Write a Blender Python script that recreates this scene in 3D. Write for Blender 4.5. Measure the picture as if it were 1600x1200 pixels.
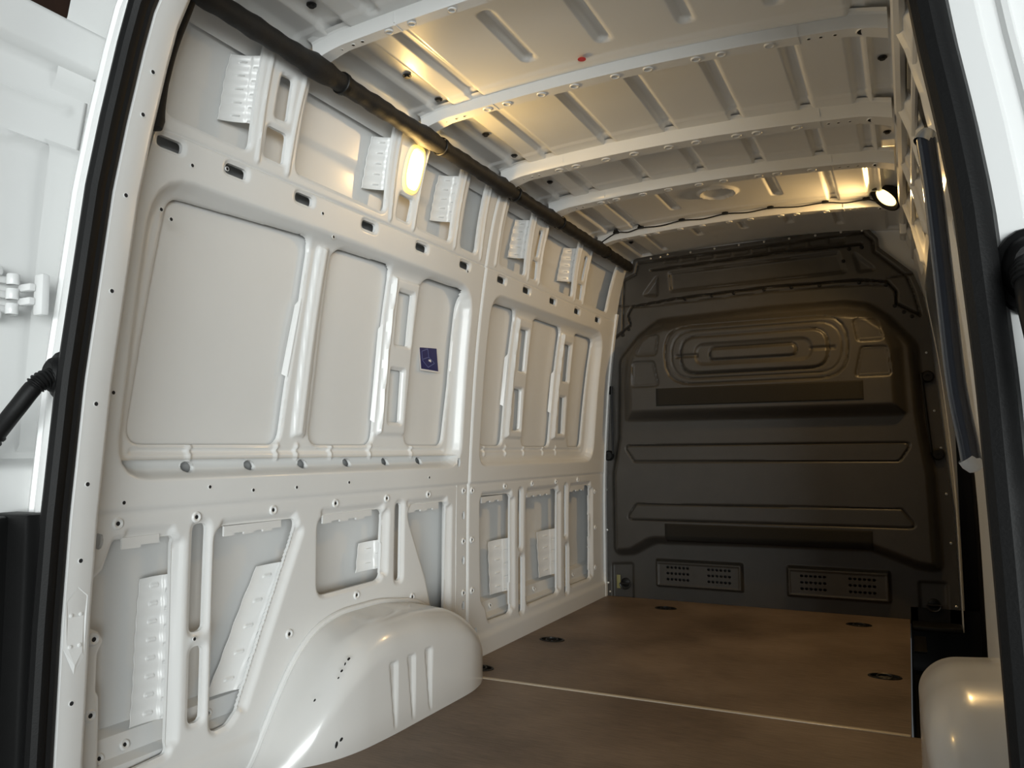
import bpy, bmesh, math, random
import numpy as np
from mathutils import Vector, Matrix

random.seed(4)
scn = bpy.context.scene
COL = scn.collection
for o in list(bpy.data.objects):
    bpy.data.objects.remove(o, do_unlink=True)

# ------------------------------------------------------------------ camera
# X = across the van (right +), Y = towards the bulkhead, Z = up, cargo floor at z = 0
cam_d = bpy.data.cameras.new('camera')
cam = bpy.data.objects.new('camera', cam_d)
COL.objects.link(cam)
CR = Vector((0.89530, 0.44540, -0.00690)).normalized()
CF = Vector((-0.44300, 0.89250, 0.08410)); CF = (CF - CR * CF.dot(CR)).normalized()
CU = CR.cross(CF)
cam.matrix_world = Matrix(((CR.x, CU.x, -CF.x, 0.69), (CR.y, CU.y, -CF.y, 0.0), (CR.z, CU.z, -CF.z, 0.83), (0, 0, 0, 1)))
cam_d.sensor_width = 36.0
cam_d.lens = 1240.86 / 1600 * 36.0
cam_d.clip_start = 0.02
scn.camera = cam

# ------------------------------------------------------------------ world, lights, exposure
world = bpy.data.worlds.new('garage_air'); scn.world = world
world.use_nodes = True
bg = world.node_tree.nodes['Background']
bg.inputs[0].default_value = (0.86, 0.93, 1.0, 1)
bg.inputs[1].default_value = 0.14

def area(name, loc, target, sx, sy, power, col):
    d = bpy.data.lights.new(name, 'AREA'); d.shape = 'RECTANGLE'; d.size = sx; d.size_y = sy
    d.energy = power; d.color = col
    o = bpy.data.objects.new(name, d); COL.objects.link(o)
    o.location = loc
    o.rotation_euler = (Vector(target) - Vector(loc)).to_track_quat('-Z', 'Y').to_euler()
    return o
area('workshop_daylight', (5.8, -8.0, 0.85), (-0.3, 2.2, 0.9), 8.0, 3.0, 1230, (0.95, 1.0, 1.0))
vs = scn.view_settings
vs.view_transform = 'Standard'; vs.look = 'None'; vs.gamma = 1.0; vs.exposure = 0.0
vs.use_curve_mapping = False

# ------------------------------------------------------------------ materials
def mat(name, col, rough=0.5, metal=0.0, coat=0.0, emit=None, estr=0.0, noise=0.0, nscale=30, bump=0.0, bscale=200, spec=0.5):
    m = bpy.data.materials.new(name); m.use_nodes = True
    nt = m.node_tree; p = nt.nodes['Principled BSDF']
    p.inputs['Base Color'].default_value = (*col, 1)
    p.inputs['Roughness'].default_value = rough
    p.inputs['Metallic'].default_value = metal
    p.inputs['Coat Weight'].default_value = coat
    p.inputs['Coat Roughness'].default_value = 0.12
    p.inputs['Specular IOR Level'].default_value = spec
    tc = nt.nodes.new('ShaderNodeTexCoord')
    if noise > 0:
        n = nt.nodes.new('ShaderNodeTexNoise'); n.inputs['Scale'].default_value = nscale; n.inputs['Detail'].default_value = 5
        nt.links.new(tc.outputs['Object'], n.inputs['Vector'])
        r = nt.nodes.new('ShaderNodeMixRGB'); r.blend_type = 'MIX'
        a = [max(0, c * (1 - noise)) for c in col]; b = [min(1, c * (1 + noise)) for c in col]
        r.inputs[1].default_value = (*a, 1); r.inputs[2].default_value = (*b, 1)
        nt.links.new(n.outputs['Fac'], r.inputs[0]); nt.links.new(r.outputs[0], p.inputs['Base Color'])
    if bump > 0:
        n2 = nt.nodes.new('ShaderNodeTexNoise'); n2.inputs['Scale'].default_value = bscale; n2.inputs['Detail'].default_value = 3
        nt.links.new(tc.outputs['Object'], n2.inputs['Vector'])
        bp = nt.nodes.new('ShaderNodeBump'); bp.inputs['Strength'].default_value = bump; bp.inputs['Distance'].default_value = 0.002
        nt.links.new(n2.outputs['Fac'], bp.inputs['Height']); nt.links.new(bp.outputs['Normal'], p.inputs['Normal'])
    if emit:
        p.inputs['Emission Color'].default_value = (*emit, 1); p.inputs['Emission Strength'].default_value = estr
    return m

M = {}
M['white'] = mat('white_body_paint', (0.76, 0.765, 0.755), 0.34, coat=0.18, noise=0.02, nscale=8, bump=0.04, bscale=60)
M['gap'] = mat('dark_hole', (0.01, 0.01, 0.011), 0.8)
M['bulk'] = mat('charcoal_bulkhead_plastic', (0.048, 0.044, 0.038), 0.40, noise=0.15, nscale=12, bump=0.25, bscale=500)
M['mesh'] = mat('dark_felt_strip', (0.018, 0.016, 0.012), 0.95, noise=0.4, nscale=300, bump=0.6, bscale=700)
M['black'] = mat('black_plastic', (0.006, 0.006, 0.006), 0.5, spec=0.3, noise=0.1, bump=0.1)
M['rubber'] = mat('black_rubber', (0.005, 0.005, 0.005), 0.55, spec=0.25, noise=0.2, nscale=60, bump=0.15, bscale=300)
M['tape'] = mat('black_foam_sleeve', (0.009, 0.008, 0.007), 0.7, noise=0.3, nscale=40, bump=0.5, bscale=90)
M['steel'] = mat('bright_zinc_screw', (0.7, 0.7, 0.68), 0.3, metal=1.0)
M['dsteel'] = mat('dark_bolt', (0.05, 0.05, 0.05), 0.4, metal=0.8)
M['alu'] = mat('beige_joint_profile', (0.62, 0.55, 0.44), 0.35, metal=0.25, noise=0.05, nscale=20)
M['pole'] = mat('dark_blue_grey_pole', (0.035, 0.042, 0.06), 0.28, coat=0.4)
M['ply_edge'] = mat('plywood_edge', (0.30, 0.22, 0.13), 0.7, noise=0.25, nscale=90)
M['cream'] = mat('wheel_arch_paint', (0.66, 0.655, 0.635), 0.24, coat=0.4, noise=0.02, nscale=8)
M['blue'] = mat('dark_blue_sticker', (0.006, 0.012, 0.11), 0.35)
M['print'] = mat('white_sticker_paper', (0.75, 0.74, 0.74), 0.5)
M['print2'] = mat('pale_blue_print', (0.10, 0.13, 0.30), 0.5)
M['red'] = mat('red_dot', (0.5, 0.01, 0.01), 0.4)
M['lamp'] = mat('lit_lamp_lens', (1, 0.8, 0.4), 0.3, emit=(1.0, 0.72, 0.25), estr=7)
M['lampdim'] = mat('lamp_lens_rim', (0.9, 0.8, 0.5), 0.25, emit=(1.0, 0.68, 0.14), estr=0.9)
M['spot'] = mat('lit_work_lamp_lens', (1, 0.85, 0.5), 0.3, emit=(1.0, 0.72, 0.28), estr=3.2)
M['brown'] = mat('dark_brown_boards', (0.035, 0.014, 0.006), 0.6, noise=0.4, nscale=6)
M['plate'] = mat('olive_number_tab', (0.25, 0.24, 0.10), 0.5)
M['conc'] = mat('workshop_concrete', (0.52, 0.52, 0.51), 0.8, noise=0.15, nscale=3)

def wood():
    m = mat('brown_film_plywood', (0.075, 0.045, 0.028), 0.5)
    nt = m.node_tree; p = nt.nodes['Principled BSDF']
    tc = nt.nodes.new('ShaderNodeTexCoord')
    mp = nt.nodes.new('ShaderNodeMapping'); mp.inputs['Scale'].default_value = (3, 60, 1)
    nt.links.new(tc.outputs['Object'], mp.inputs[0])
    n = nt.nodes.new('ShaderNodeTexNoise'); n.inputs['Scale'].default_value = 4; n.inputs['Detail'].default_value = 8; n.inputs['Roughness'].default_value = 0.65
    nt.links.new(mp.outputs[0], n.inputs['Vector'])
    n2 = nt.nodes.new('ShaderNodeTexNoise'); n2.inputs['Scale'].default_value = 2.2; n2.inputs['Detail'].default_value = 4
    nt.links.new(tc.outputs['Object'], n2.inputs['Vector'])
    cr = nt.nodes.new('ShaderNodeValToRGB')
    cr.color_ramp.elements[0].position = 0.36; cr.color_ramp.elements[0].color = (0.088, 0.060, 0.040, 1)
    cr.color_ramp.elements[1].position = 0.68; cr.color_ramp.elements[1].color = (0.28, 0.21, 0.155, 1)
    mx = nt.nodes.new('ShaderNodeMath'); mx.operation = 'ADD'; mx.use_clamp = True
    h = nt.nodes.new('ShaderNodeMath'); h.operation = 'MULTIPLY'; h.inputs[1].default_value = 0.5
    h2 = nt.nodes.new('ShaderNodeMath'); h2.operation = 'MULTIPLY'; h2.inputs[1].default_value = 0.5
    nt.links.new(n.outputs['Fac'], h.inputs[0]); nt.links.new(n2.outputs['Fac'], h2.inputs[0])
    nt.links.new(h.outputs[0], mx.inputs[0]); nt.links.new(h2.outputs[0], mx.inputs[1])
    nt.links.new(mx.outputs[0], cr.inputs[0])
    # pale scuffs
    mp2 = nt.nodes.new('ShaderNodeMapping'); mp2.inputs['Scale'].default_value = (2.0, 30, 1); mp2.inputs['Rotation'].default_value = (0, 0, 0.35)
    nt.links.new(tc.outputs['Object'], mp2.inputs[0])
    n3 = nt.nodes.new('ShaderNodeTexNoise'); n3.inputs['Scale'].default_value = 3; n3.inputs['Detail'].default_value = 6
    nt.links.new(mp2.outputs[0], n3.inputs['Vector'])
    sc = nt.nodes.new('ShaderNodeValToRGB'); sc.color_ramp.elements[0].position = 0.60; sc.color_ramp.elements[1].position = 0.74
    sc.color_ramp.elements[1].color = (0.45, 0.45, 0.45, 1)
    nt.links.new(n3.outputs['Fac'], sc.inputs[0])
    mix = nt.nodes.new('ShaderNodeMixRGB'); mix.inputs[2].default_value = (0.20, 0.155, 0.11, 1)
    nt.links.new(sc.outputs[0], mix.inputs[0]); nt.links.new(cr.outputs[0], mix.inputs[1])
    nt.links.new(mix.outputs[0], p.inputs['Base Color'])
    bp = nt.nodes.new('ShaderNodeBump'); bp.inputs['Strength'].default_value = 0.15; bp.inputs['Distance'].default_value = 0.002
    n4 = nt.nodes.new('ShaderNodeTexNoise'); n4.inputs['Scale'].default_value = 350
    nt.links.new(tc.outputs['Object'], n4.inputs['Vector']); nt.links.new(n4.outputs['Fac'], bp.inputs['Height'])
    nt.links.new(bp.outputs['Normal'], p.inputs['Normal'])
    return m
M['ply'] = wood()

# ------------------------------------------------------------------ object helpers
def link(o, parent=None):
    COL.objects.link(o)
    if parent is not None:
        o.parent = parent
    return o
def tag(o, label=None, cat=None, group=None, kind=None):
    if label: o['label'] = label
    if cat: o['category'] = cat
    if group: o['group'] = group
    if kind: o['kind'] = kind
    return o
def mesh_obj(name, verts, faces, m, parent=None, smooth=True, fm=None):
    me = bpy.data.meshes.new(name)
    me.from_pydata([tuple(map(float, v)) for v in verts], [], [tuple(map(int, f)) for f in faces])
    ms = m if isinstance(m, (list, tuple)) else [m]
    for k in ms: me.materials.append(M[k])
    if smooth: me.polygons.foreach_set('use_smooth', [True] * len(me.polygons))
    if fm is not None: me.polygons.foreach_set('material_index', fm)
    me.update()
    return link(bpy.data.objects.new(name, me), parent)
def sharp(o, deg=35):
    o.data.set_sharp_from_angle(angle=math.radians(deg)); return o
def bm_obj(name, bm, m, parent=None, smooth=True, deg=35):
    me = bpy.data.meshes.new(name); bmesh.ops.recalc_face_normals(bm, faces=bm.faces); bm.to_mesh(me); bm.free()
    ms = m if isinstance(m, (list, tuple)) else [m]
    for k in ms: me.materials.append(M[k])
    if smooth:
        me.polygons.foreach_set('use_smooth', [True] * len(me.polygons))
        me.set_sharp_from_angle(angle=math.radians(deg))
    return link(bpy.data.objects.new(name, me), parent)
def box(bm, c, s, bev=0.0, rot=None, mi=0):
    g = bmesh.ops.create_cube(bm, size=1.0)['verts']
    mt = Matrix.Translation(c) @ (rot.to_4x4() if rot else Matrix.Identity(4)) @ Matrix.Diagonal((*s, 1))
    bmesh.ops.transform(bm, matrix=mt, verts=g)
    fs = {f for v in g for f in v.link_faces}
    for f in fs: f.material_index = mi
    if bev > 0:
        es = list({e for v in g for e in v.link_edges})
        bmesh.ops.bevel(bm, geom=es, offset=bev, segments=2, affect='EDGES', profile=0.5)
def lathe(bm, prof, mt=None, n=20, mi=0):
    """prof: list of (radius, height) turned about local Z"""
    rings = []
    for r, h in prof:
        if r < 1e-6:
            v = Vector((0, 0, h)); rings.append([bm.verts.new(mt @ v if mt else v)])
        else:
            ring = []
            for k in range(n):
                a = 2 * math.pi * k / n; v = Vector((r * math.cos(a), r * math.sin(a), h))
                ring.append(bm.verts.new(mt @ v if mt else v))
            rings.append(ring)
    for a, b in zip(rings, rings[1:]):
        for k in range(n):
            k2 = (k + 1) % n
            if len(a) == 1 and len(b) == 1: continue
            if len(a) == 1: f = bm.faces.new((a[0], b[k], b[k2]))
            elif len(b) == 1: f = bm.faces.new((a[k], a[k2], b[0]))
            else: f = bm.faces.new((a[k], a[k2], b[k2], b[k]))
            f.material_index = mi
def tube(bm, pts, rad, n=12, mi=0, cap=True):
    pts = [Vector(p) for p in pts]
    rr = rad if isinstance(rad, (list, tuple)) else [rad] * len(pts)
    rings = []; up = None
    for i, p in enumerate(pts):
        t = (pts[min(i + 1, len(pts) - 1)] - pts[max(i - 1, 0)]).normalized()
        if up is None:
            up = Vector((0, 0, 1)) if abs(t.z) < 0.9 else Vector((1, 0, 0))
        s = t.cross(up).normalized(); up = s.cross(t).normalized()
        rings.append([bm.verts.new(p + (s * math.cos(2 * math.pi * k / n) + up * math.sin(2 * math.pi * k / n)) * rr[i]) for k in range(n)])
    for a, b in zip(rings, rings[1:]):
        for k in range(n):
            f = bm.faces.new((a[k], a[(k + 1) % n], b[(k + 1) % n], b[k])); f.material_index = mi
    if cap:
        for r in (rings[0], rings[-1]):
            f = bm.faces.new(r); f.material_index = mi
def smoothpath(pts, n=8):
    P = [Vector(p) for p in pts]; out = []
    for i in range(len(P) - 1):
        p0 = P[max(i - 1, 0)]; p1 = P[i]; p2 = P[i + 1]; p3 = P[min(i + 2, len(P) - 1)]
        for k in range(n):
            t = k / n
            out.append(0.5 * ((2 * p1) + (p2 - p0) * t + (2 * p0 - 5 * p1 + 4 * p2 - p3) * t * t + (3 * p1 - p0 - 3 * p2 + p3) * t ** 3))
    out.append(P[-1]); return out
def basis(zdir, loc):
    q = Vector(zdir).normalized().to_track_quat('Z', 'Y')
    return Matrix.Translation(loc) @ q.to_matrix().to_4x4()

# ------------------------------------------------------------------ pressed sheet metal as height fields with real holes
def fillet(poly, r, n=5):
    if not isinstance(r, (list, tuple)) and r <= 0: return [tuple(p) for p in poly]
    P = [Vector((p[0], p[1])) for p in poly]; out = []
    N = len(P)
    for i in range(N):
        a, b, c = P[i - 1], P[i], P[(i + 1) % N]
        rr = r[i] if isinstance(r, (list, tuple)) else r
        la, lc = (a - b).length, (c - b).length
        if rr <= 0 or la < 1e-6 or lc < 1e-6: out.append((b.x, b.y)); continue
        da, dc = (a - b) / la, (c - b) / lc
        ang = math.acos(max(-1, min(1, da.dot(dc))))
        t = min(rr / max(math.tan(ang / 2), 1e-3), la * 0.48, lc * 0.48)
        p0, p2 = b + da * t, b + dc * t
        if ang > 2.9: out.append((b.x, b.y)); continue
        for k in range(n + 1):
            s = k / n
            q = p0 * (1 - s) ** 2 + b * 2 * s * (1 - s) + p2 * s * s
            out.append((q.x, q.y))
    return out
def circ(c, r, n=16, ry=None):
    ry = r if ry is None else ry
    return [(c[0] + r * math.cos(2 * math.pi * k / n), c[1] + ry * math.sin(2 * math.pi * k / n)) for k in range(n)]
def rect(u0, v0, u1, v1): return [(u0, v0), (u1, v0), (u1, v1), (u0, v1)]
def sst(t): 
    t = np.clip(t, 0, 1); return t * t * (3 - 2 * t)

class Sheet:
    def __init__(s, us, vs_):
        s.us = np.asarray(us); s.vs = np.asarray(vs_)
        s.U, s.V = np.meshgrid(s.us, s.vs, indexing='ij')
        s.D = np.zeros_like(s.U); s.H = np.full_like(s.U, 9.0)
        s.NU = s.U.copy(); s.NV = s.V.copy()
    def _win(s, poly, m):
        a = np.array(poly)
        i0 = max(np.searchsorted(s.us, a[:, 0].min() - m) - 1, 0); i1 = min(np.searchsorted(s.us, a[:, 0].max() + m) + 1, len(s.us))
        j0 = max(np.searchsorted(s.vs, a[:, 1].min() - m) - 1, 0); j1 = min(np.searchsorted(s.vs, a[:, 1].max() + m) + 1, len(s.vs))
        return slice(i0, i1), slice(j0, j1)
    def sdf(s, poly, m, closed=True):
        w = s._win(poly, m); u = s.U[w]; v = s.V[w]
        best = np.full(u.shape, 1e9); bu = u.copy(); bv = v.copy(); ins = np.zeros(u.shape, bool)
        N = len(poly)
        for i in range(N if closed else N - 1):
            ax, ay = poly[i]; bx, by = poly[(i + 1) % N]
            ex, ey = bx - ax, by - ay; l2 = ex * ex + ey * ey
            if l2 < 1e-14: continue
            t = np.clip(((u - ax) * ex + (v - ay) * ey) / l2, 0, 1)
            qx = ax + t * ex; qy = ay + t * ey
            d = (u - qx) ** 2 + (v - qy) ** 2
            k = d < best; best[k] = d[k]; bu[k] = qx[k]; bv[k] = qy[k]
            if closed and abs(ey) > 1e-12:
                c = ((ay > v) != (by > v)) & (u < ex * (v - ay) / ey + ax); ins ^= c
        d = np.sqrt(best)
        if closed: d = np.where(ins, -d, d)
        return w, d, bu, bv
    def recess(s, poly, r, depth, w):
        win, d, _, _ = s.sdf(fillet(poly, r), 0.01); s.D[win] += depth * sst(-d / w)
    def rim(s, poly, r, depth, w):
        win, d, _, _ = s.sdf(fillet(poly, r), w + 0.01); s.D[win] += depth * sst(1 - d / w)
    def groove(s, poly, r, depth, w, closed=True):
        win, d, _, _ = s.sdf(fillet(poly, r) if closed else poly, w + 0.01, closed); s.D[win] += depth * sst(1 - np.abs(d) / w)
    def hole(s, poly, r=0.0):
        win, d, bu, bv = s.sdf(fillet(poly, r), 0.03)
        k = d < s.H[win]
        for A, B in ((s.H, d), (s.NU, bu), (s.NV, bv)):
            t = A[win]; t[k] = B[k]; A[win] = t
    def build(s, name, mapf, m, parent=None, lip=0.004, flip=False):
        nu, nv = s.U.shape
        ins = s.H < 0
        q_in = ins[:-1, :-1] & ins[1:, :-1] & ins[1:, 1:] & ins[:-1, 1:]
        keep = ~q_in
        U = np.where(ins, s.NU, s.U); V = np.where(ins, s.NV, s.V)
        idx = np.arange(nu * nv).reshape(nu, nv)
        a = idx[:-1, :-1][keep]; b = idx[1:, :-1][keep]; c = idx[1:, 1:][keep]; d = idx[:-1, 1:][keep]
        F = np.stack([a, d, c, b] if flip else [a, b, c, d], 1)
        used = np.zeros(nu * nv, bool); used[F.ravel()] = True
        # hole boundary edges -> lips with thickness
        E = np.concatenate([F[:, [0, 1]], F[:, [1, 2]], F[:, [2, 3]], F[:, [3, 0]]])
        key = np.sort(E, 1); key = key[:, 0].astype(np.int64) * (nu * nv) + key[:, 1]
        uq, inv, cnt = np.unique(key, return_inverse=True, return_counts=True)
        be = E[cnt[inv] == 1]
        fi = ins.ravel()
        be = be[fi[be[:, 0]] & fi[be[:, 1]]]
        Uf, Vf, Df = U.ravel(), V.ravel(), s.D.ravel()
        P = mapf(Uf, Vf, Df)
        Lp = mapf(Uf, Vf, Df - lip)
        bv = np.unique(be); rem = np.full(nu * nv, -1)
        un = np.nonzero(used)[0]; rem[un] = np.arange(len(un))
        rem2 = np.full(nu * nv, -1); rem2[bv] = len(un) + np.arange(len(bv))
        verts = np.concatenate([P[un], Lp[bv]])
        Fl = np.stack([rem[be[:, 1]], rem[be[:, 0]], rem2[be[:, 0]], rem2[be[:, 1]]], 1) if len(be) else np.zeros((0, 4), int)
        Fq = np.concatenate([rem[F], Fl])
        me = bpy.data.meshes.new(name)
        me.vertices.add(len(verts)); me.vertices.foreach_set('co', verts.astype(np.float32).ravel())
        me.loops.add(Fq.size); me.loops.foreach_set('vertex_index', Fq.astype(np.int32).ravel())
        me.polygons.add(len(Fq)); me.polygons.foreach_set('loop_start', (np.arange(len(Fq)) * 4).astype(np.int32))
        me.polygons.foreach_set('loop_total', np.full(len(Fq), 4, np.int32))
        me.polygons.foreach_set('use_smooth', np.ones(len(Fq), bool))
        me.materials.append(M[m]); me.update(calc_edges=True); me.validate()
        me.set_sharp_from_angle(angle=math.radians(55))
        return link(bpy.data.objects.new(name, me), parent)
def grid(a, b, step, extra=()):
    n = max(2, int(round((b - a) / step)) + 1)
    g = np.linspace(a, b, n)
    for (x0, x1, st) in extra:
        g = g[(g < x0 - 1e-6) | (g > x1 + 1e-6)]
        g = np.concatenate([g, np.linspace(x0, x1, int(round((x1 - x0) / st)) + 1)])
    return np.unique(np.round(np.sort(g), 5))

# ------------------------------------------------------------------ van cross-section
ZP = [-.5, 0, .5, .7, .85, 1.0, 1.2, 1.4, 1.6, 1.8, 1.92, 2.1]
XP = [.905, .905, .902, .898, .89, .88, .865, .842, .812, .772, .73, .65]
zz = np.linspace(-.5, 2.1, 400); xx = np.interp(zz, ZP, XP)
ker = np.ones(31) / 31; xs_ = np.convolve(np.pad(xx, 15, mode='edge'), ker, 'valid')
def WX(z): return np.interp(z, zz, xs_)
def map_left(u, v, d): return np.stack([-WX(v) + d, u, v], 1)
def map_right(u, v, d): return np.stack([WX(v) - 0.022 - d, u, v], 1)
def roofz(x): return 1.972 - 0.034 * ((x + 0.015) / 0.72) ** 2

# ================================================================== LEFT WALL
W1 = [(1.225, 1.485), (2.735, 1.485), (2.735, .765), (1.195, .765)]
W2 = [(2.878, 1.490), (4.235, 1.500), (4.195, .765), (2.870, .765)]
PA = [(1.305, 1.447), (1.815, 1.468), (1.806, 1.286), (1.775, 1.028), (1.758, .853), (1.251, .851)]
PB = [(1.915, 1.462), (2.229, 1.468), (2.220, 1.280), (2.212, 1.06), (2.206, .853), (1.880, .852), (1.898, 1.086)]
PC = [(2.418, 1.467), (2.690, 1.468), (2.683, 1.093), (2.658, .852), (2.389, .853), (2.406, 1.073)]
PD = [(2.960, 1.463), (3.194, 1.466), (3.159, .853), (2.950, .853)]
PE = [(3.381, 1.460), (3.724, 1.460), (3.676, .850), (3.352, .850)]
PF = [(3.905, 1.456), (4.180, 1.456), (4.110, .850), (3.905, .850)]
SL = [rect(2.283, 1.206, 2.368, 1.392), rect(2.274, .933, 2.350, 1.117),
      rect(3.247, 1.197, 3.330, 1.391), rect(3.232, .925, 3.312, 1.114),
      rect(3.775, 1.190, 3.860, 1.383), rect(3.760, .918, 3.832, 1.106)]
ZT = 1.95
UO = [[(1.234, 1.612), (1.501, 1.612), (1.478, ZT), (1.250, ZT)], [(1.672, 1.612), (2.102, 1.612), (2.056, ZT), (1.664, ZT)],
      [(2.286, 1.612), (2.516, 1.612), (2.496, ZT), (2.274, ZT)], [(2.589, 1.61), (2.715, 1.61), (2.69, ZT), (2.568, ZT)],
      [(2.910, 1.61), (3.159, 1.608), (3.108, ZT), (2.896, ZT)], [(3.332, 1.608), (3.719, 1.608), (3.664, ZT), (3.306, ZT)],
      [(3.885, 1.608), (4.225, 1.608), (4.262, ZT), (3.873, ZT)]]
PS = [[(1.559, 1.838), (1.605, 1.842), (1.615, 1.730), (1.564, 1.725)], [(1.546, 1.70), (1.622, 1.70), (1.625, 1.617), (1.549, 1.617)],
      [(2.162, 1.695), (2.244, 1.693), (2.238, 1.613), (2.164, 1.615)],
      [(3.220, 1.832), (3.256, 1.832), (3.259, 1.712), (3.218, 1.710)], [(3.211, 1.694), (3.266, 1.694), (3.280, 1.612), (3.215, 1.612)],
      [(3.781, 1.834), (3.822, 1.834), (3.822, 1.711), (3.784, 1.711)], [(3.765, 1.69), (3.83, 1.69), (3.84, 1.612), (3.761, 1.612)]]
LO = [[(1.212, .637), (1.376, .632), (1.380, .384), (1.378, .121), (1.266, .115), (1.200, .105), (1.194, .301), (1.186, .316), (1.186, .395), (1.200, .420), (1.188, .441), (1.149, .463), (1.147, .541), (1.190, .575)],
      [(1.505, .642), (1.806, .640), (1.800, .600), (1.767, .525), (1.598, .158), (1.565, .130), (1.505, .125), (1.505, .517)],
      [(1.900, .636), (2.236, .640), (2.230, .404), (1.905, .400)],
      [(2.363, .636), (2.651, .640), (2.645, .192), (2.562, .200), (2.502, .374)],
      [(2.902, .646), (3.194, .643), (3.196, .120), (2.974, .124), (2.957, .186), (2.915, .221)],
      [(3.346, .641), (3.722, .641), (3.720, .123), (3.347, .123)],
      [(3.875, .640), (4.176, .640), (4.186, .50), (4.172, .44), (4.186, .30), (4.178, .130), (3.872, .131)]]
SLIM = [rect(1.432, .388, 1.477, .655), rect(1.436, .168, 1.477, .353), rect(2.305, .386, 2.342, .653),
        rect(3.266, .391, 3.300, .656), rect(3.273, .104, 3.313, .356), rect(3.799, .391, 3.834, .655), rect(3.804, .104, 3.847, .350)]
SLOTS = [1.259, 1.464, 1.720, 2.026, 2.334, 2.639, 2.945, 3.191, 3.486, 3.801, 4.105]
LEDGE = [1.427, 1.638, 1.851, 2.061, 2.270, 2.481]
COLH = [(2.768, .576), (2.770, .400), (2.771, .224), (2.715, .786)]
# rear edge of the inner panel, just behind the door pillar
EDGE = [(1.147, -.1), (1.147, .17), (1.140, .436), (1.152, .70), (1.167, .98), (1.190, 1.41), (1.214, 1.57), (1.226, 1.70), (1.240, 1.95)]

sh = Sheet(grid(1.10, 4.40, .0055), grid(-.03, 1.900, .0055, extra=((.770, .822, .003), (1.525, 1.580, .003))))
U, V = sh.U, sh.V
# overlapping seams and the longitudinal crease
sh.D += .004 * sst((U - 2.800) / .006) - .005 * sst(1 - np.abs(U - 2.798) / .006)
sh.D += -.004 * sst((.702 - V) / .006) - .004 * sst(1 - np.abs(V - .699) / .006)
sh.D += -.003 * sst((V - 1.572) / .006) - .004 * sst(1 - np.abs(V - 1.577) / .005)
sh.D += .010 * sst((.095 - V) / .03)
for Wp, rr in ((W1, [.13, .13, .10, .10]), (W2, [.11, .13, .12, .07])):
    sh.recess(Wp, rr, -.022, .050)
    sh.recess(Wp, rr, -.023, .026)
for P in (PA, PB, PC, PD, PE, PF):
    sh.rim(P, .05, -.004, .007)
# hat-section stiffeners between the panes
for P in ([(1.842, 1.452), (1.898, 1.452), (1.862, .872), (1.800, .872)], [(2.240, 1.440), (2.408, 1.440), (2.384, .885), (2.216, .885)],
          [(3.206, 1.440), (3.372, 1.440), (3.340, .885), (3.170, .885)], [(3.736, 1.436), (3.896, 1.436), (3.868, .885), (3.690, .885)]):
    sh.recess(P, .012, .012, .012)
sh.groove([(1.872, 1.44), (1.832, .89)], 0, .005, .016, closed=False)
for a, b in ((2.250, 2.230), (3.218, 3.190), (3.746, 3.710)):
    sh.groove([(a, 1.425), (b, .90)], 0, .006, .011, closed=False)
for P in SL: sh.rim(P, .006, -.010, .010)
# joggled strip along the foot of each recess
for u0, u1 in ((1.27, 2.66), (2.95, 4.10)):
    sh.groove([(u0, .836), (u1, .836)], 0, -.008, .010, closed=False)
for u in (1.437, 1.747, 1.83, 1.987, 2.19, 2.44, 2.99, 3.19, 3.38, 3.60, 3.76):
    sh.groove([(u, .815), (u, .850)], 0, .007, .012, closed=False)
for P in UO: sh.rim(P, .03, -.005, .009)
for P in PS: sh.rim(P, .012, -.005, .008)
sh.rim(LO[0], .012, -.010, .012)
for P in LO[1:]: sh.rim(P, .04, -.009, .012)
# broad sloped flanges on the forward side of the lower openings
for (y0, z0, y1, z1) in ((1.388, .61, 1.388, .15), (2.246, .62, 2.242, .43), (2.662, .61, 2.656, .22), (3.206, .61, 3.208, .15), (3.734, .61, 3.732, .15), (1.815, .60, 1.615, .165), (4.192, .61, 4.190, .15)):
    sh.groove([(y0, z0), (y1, z1)], 0, -.012, .022, closed=False)
for (y0, y1) in ((1.53, 1.79), (1.92, 2.22), (2.38, 2.63), (2.92, 3.18), (3.36, 3.70), (3.89, 4.16)):
    sh.groove([(y0, .648), (y1, .648)], 0, -.008, .016, closed=False)
sh.groove([(1.25, .648), (1.36, .645)], 0, -.010, .018, closed=False)
for P in SLIM: sh.rim(P, .016, -.008, .014)
for c in SLOTS: sh.rim(rect(c - .036, 1.536, c + .036, 1.563), .012, -.005, .010)
# raised beads on the posts of the upper band
for a, b in ((1.527, 1.512), (1.640, 1.642), (2.128, 2.098), (2.265, 2.266), (2.545, 2.53), (2.748, 2.725), (2.87, 2.86), (3.185, 3.15), (3.30, 3.285), (3.742, 3.71), (3.858, 3.846)):
    sh.groove([(a, 1.60), (b, 1.87)], 0, .006, .011, closed=False)
for P in (PA, PB, PC, PD, PE, PF): sh.hole(P, .045)
for P in SL: sh.hole(P, .006)
for P in UO: sh.hole(P, .025)
sh.hole(rect(2.160, 1.716, 2.250, 1.850), .03)
for P in PS: sh.hole(P, .012)
sh.hole(LO[0], .012)
for P in LO[1:]: sh.hole(P, .035)
sh.hole(circ((1.172, .640), .011, 18, .019))
for P in SLIM: sh.hole(P, .017)
for c in SLOTS: sh.hole(rect(c - .036, 1.536, c + .036, 1.563), .012)
for c in LEDGE: sh.hole(circ((c, .796), .020, ry=.014))
for c in COLH: sh.hole(circ(c, .011, ry=.019))
sh.hole(rect(2.795, .072, 2.874, .122), .008)
sh.hole(EDGE + [(1.0, 1.95), (1.0, -.1)])
wl = sh.build('wall_left', map_left, 'white', lip=.010)
tag(wl, kind='structure', label='white painted steel side panel with pressed openings, left of the cargo bay')

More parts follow.
